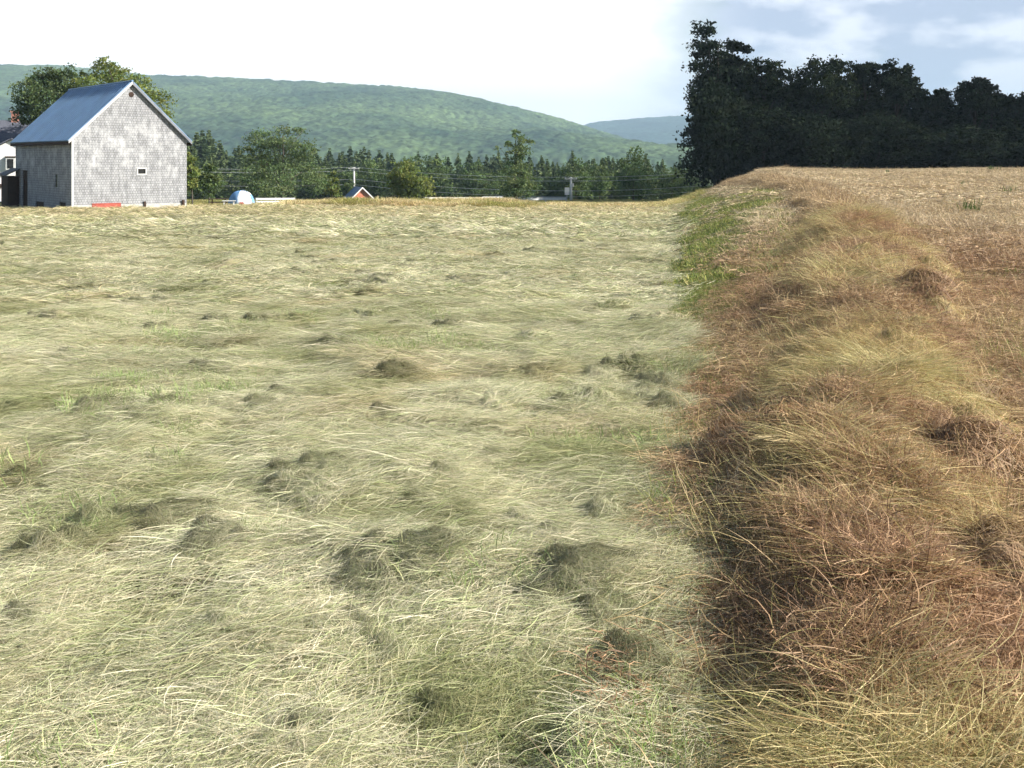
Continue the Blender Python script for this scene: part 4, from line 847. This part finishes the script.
p0 = pole(150, 178, 166, 'utility pole hidden behind the barn', False); p1 = pole(354, 172, 167, 'pale utility pole rising behind the red shed', False); p2 = pole(571, 150, 177, 'pale utility pole at the right end of the guard rail'); p3 = pole(770, 158, 165, 'utility pole hidden in the dark wood', False)
def wire(dz, dx, rad, label):
    rad *= .8
    pts = []
    for a, b_ in ((p0, p1), (p1, p2), (p2, p3)):
        for t_ in np.linspace(0, 1, 13)[:-1]: q = a*(1-t_)+b_*t_; pts.append((q[0]+dx, q[1]-.14, q[2]+dz-.9*4*t_*(1-t_)*.5))
    o = MB().tube(pts, rad, 5).build('power_line', M_WIRE); tag(o, label, 'cable', 'cables strung between the utility poles')
wire(-.02, .25, .03, 'topmost pale cable strung between the utility poles'); wire(-.55, -.2, .032, 'second pale cable from the top between the utility poles')
wire(-1.9, .17, .03, 'third pale cable from the top between the utility poles'); wire(-2.7, -.17, .026, 'lowest thin cable strung between the utility poles')
# small road sign by the pole
sg = empty('road_sign', at(567, 140)); tag(sg, 'small white sign on a thin post left of the right utility pole', 'sign')
MB().tube([(0, 0, -.2), (0, 0, 2.0)], .035, 6).build('post', M_POLE, sg); MB().box((-.3, -.06, 1.05), (.3, -.037, 2.0)).build('sign_panel', M_WHITE, sg)

# weeds in the brown field
def weed(px, py, hpx, wpx, seed, label, y=None):
    lo, hi = 3., 106.
    for _ in range(50):
        d = (lo+hi)/2; p = at(px, d); yy = HOR-FPX*(p[2]-EYE)/d
        if yy > py: lo = d
        else: hi = d
    h = hpx/FPX*d; wd = wpx/FPX*d; t = empty('weed', p); tag(t, label, 'weed', 'weeds in the brown field')
    r_ = np.random.default_rng(seed); V, Q, CO = [], [], []; n = 0
    for s in range(max(6, int(wpx*1.1))):
        b0 = np.array([r_.normal(0, wd*.26), r_.normal(0, wd*.26), -.02]); hh = h*r_.uniform(.55, 1.05); ln_ = np.array([r_.normal(0, .16), r_.normal(0, .16), 1])*hh
        st = .004+.0003*d; sd = np.array([st, 0, 0])
        V += [b0-sd, b0+sd, b0+ln_+sd*.4, b0+ln_-sd*.4]; Q.append([n, n+1, n+2, n+3]); n += 4; CO += [[.9, 1, .8]]*4
        for k in range(9):
            f = r_.uniform(.1, 1); a = r_.uniform(0, 6.28); l = h*.24*(1.15-f)*r_.uniform(.6, 1.3); c = b0+ln_*f; e = c+np.array([math.cos(a)*l, math.sin(a)*l, l*r_.uniform(.1, .8)]); sd2 = np.array([-math.sin(a), math.cos(a), .3])*l*.16
            m_ = c*.5+e*.5; V += [c, m_-sd2, e, m_+sd2]; Q.append([n, n+1, n+2, n+3]); n += 4; q = r_.uniform(.7, 1.3); CO += [[q, q*1.05, q*.8]]*4
    me = mesh_quads('foliage', np.array(V), np.array(Q), np.array(CO), L_WEED); o = bpy.data.objects.new('foliage', me); COL.objects.link(o); o.parent = t
L_WEED = leaf_mat('weed leaves', (.11, .16, .05), .35)
weed(972, 213, 16, 20, 1, 'largest green weed clump in the brown field')
weed(1006, 195, 10, 18, 2, 'green weed clump to the right of and beyond the largest one')
weed(962, 186, 7, 8, 3, 'small weed behind and just left of the largest clump')
weed(992, 170, 5, 14, 4, 'low green weed clump close to the wood near the right edge')
weed(887, 174, 6, 5, 5, 'single small dark weed far out below the middle of the wood')
weed(965, 175, 5, 14, 6, 'faint low weed patch below the rounded pine')
weed(855, 185, 4, 5, 7, 'tiny weed left of the other weeds, beyond the windrow')

# unseen cloud added on the sun's path to shade the dark wood
M_SHADECLOUD = simple('shade cloud white', (.85, .86, .88), 1, var=.03, spec=0)
sd = np.array([math.cos(R(SUN_EL))*math.sin(R(SUN_AZ)), math.cos(R(SUN_EL))*math.cos(R(SUN_AZ)), math.sin(R(SUN_EL))])
cc_ = np.array([101, 152, 8])+sd*800
th, ph = np.meshgrid(np.linspace(0, 2*math.pi, 97), np.linspace(-math.pi/2, math.pi/2, 49)); dx_, dy_, dz_ = np.cos(ph)*np.cos(th), np.cos(ph)*np.sin(th), np.sin(ph)
dd_ = dome(th*3.2, ph*4, 501)[0]*.10+dome(th*7, ph*8, 502)[0]*.05; dd_ = dd_*np.cos(ph); dd_[:, -1] = dd_[:, 0]
X_ = cc_[0]+68*dx_*(1+dd_); Y_ = cc_[1]+42*np.sign(dy_)*np.abs(dy_)**.7*(1+.5*dd_); Z_ = cc_[2]+np.where(dz_ > 0, 15, 7)*dz_*(1+dd_)
i = (np.arange(48)[:, None]*97+np.arange(96)[None]).ravel()
me = mesh_quads('cloud', np.stack([X_, Y_, Z_], -1).reshape(-1, 3), np.stack([i, i+1, i+98, i+97], 1), None, M_SHADECLOUD, True)
o = bpy.data.objects.new('cloud', me); COL.objects.link(o); tag(o, 'unseen white cloud added to shade the dark wood, out beyond the right edge', 'cloud', kind='structure')
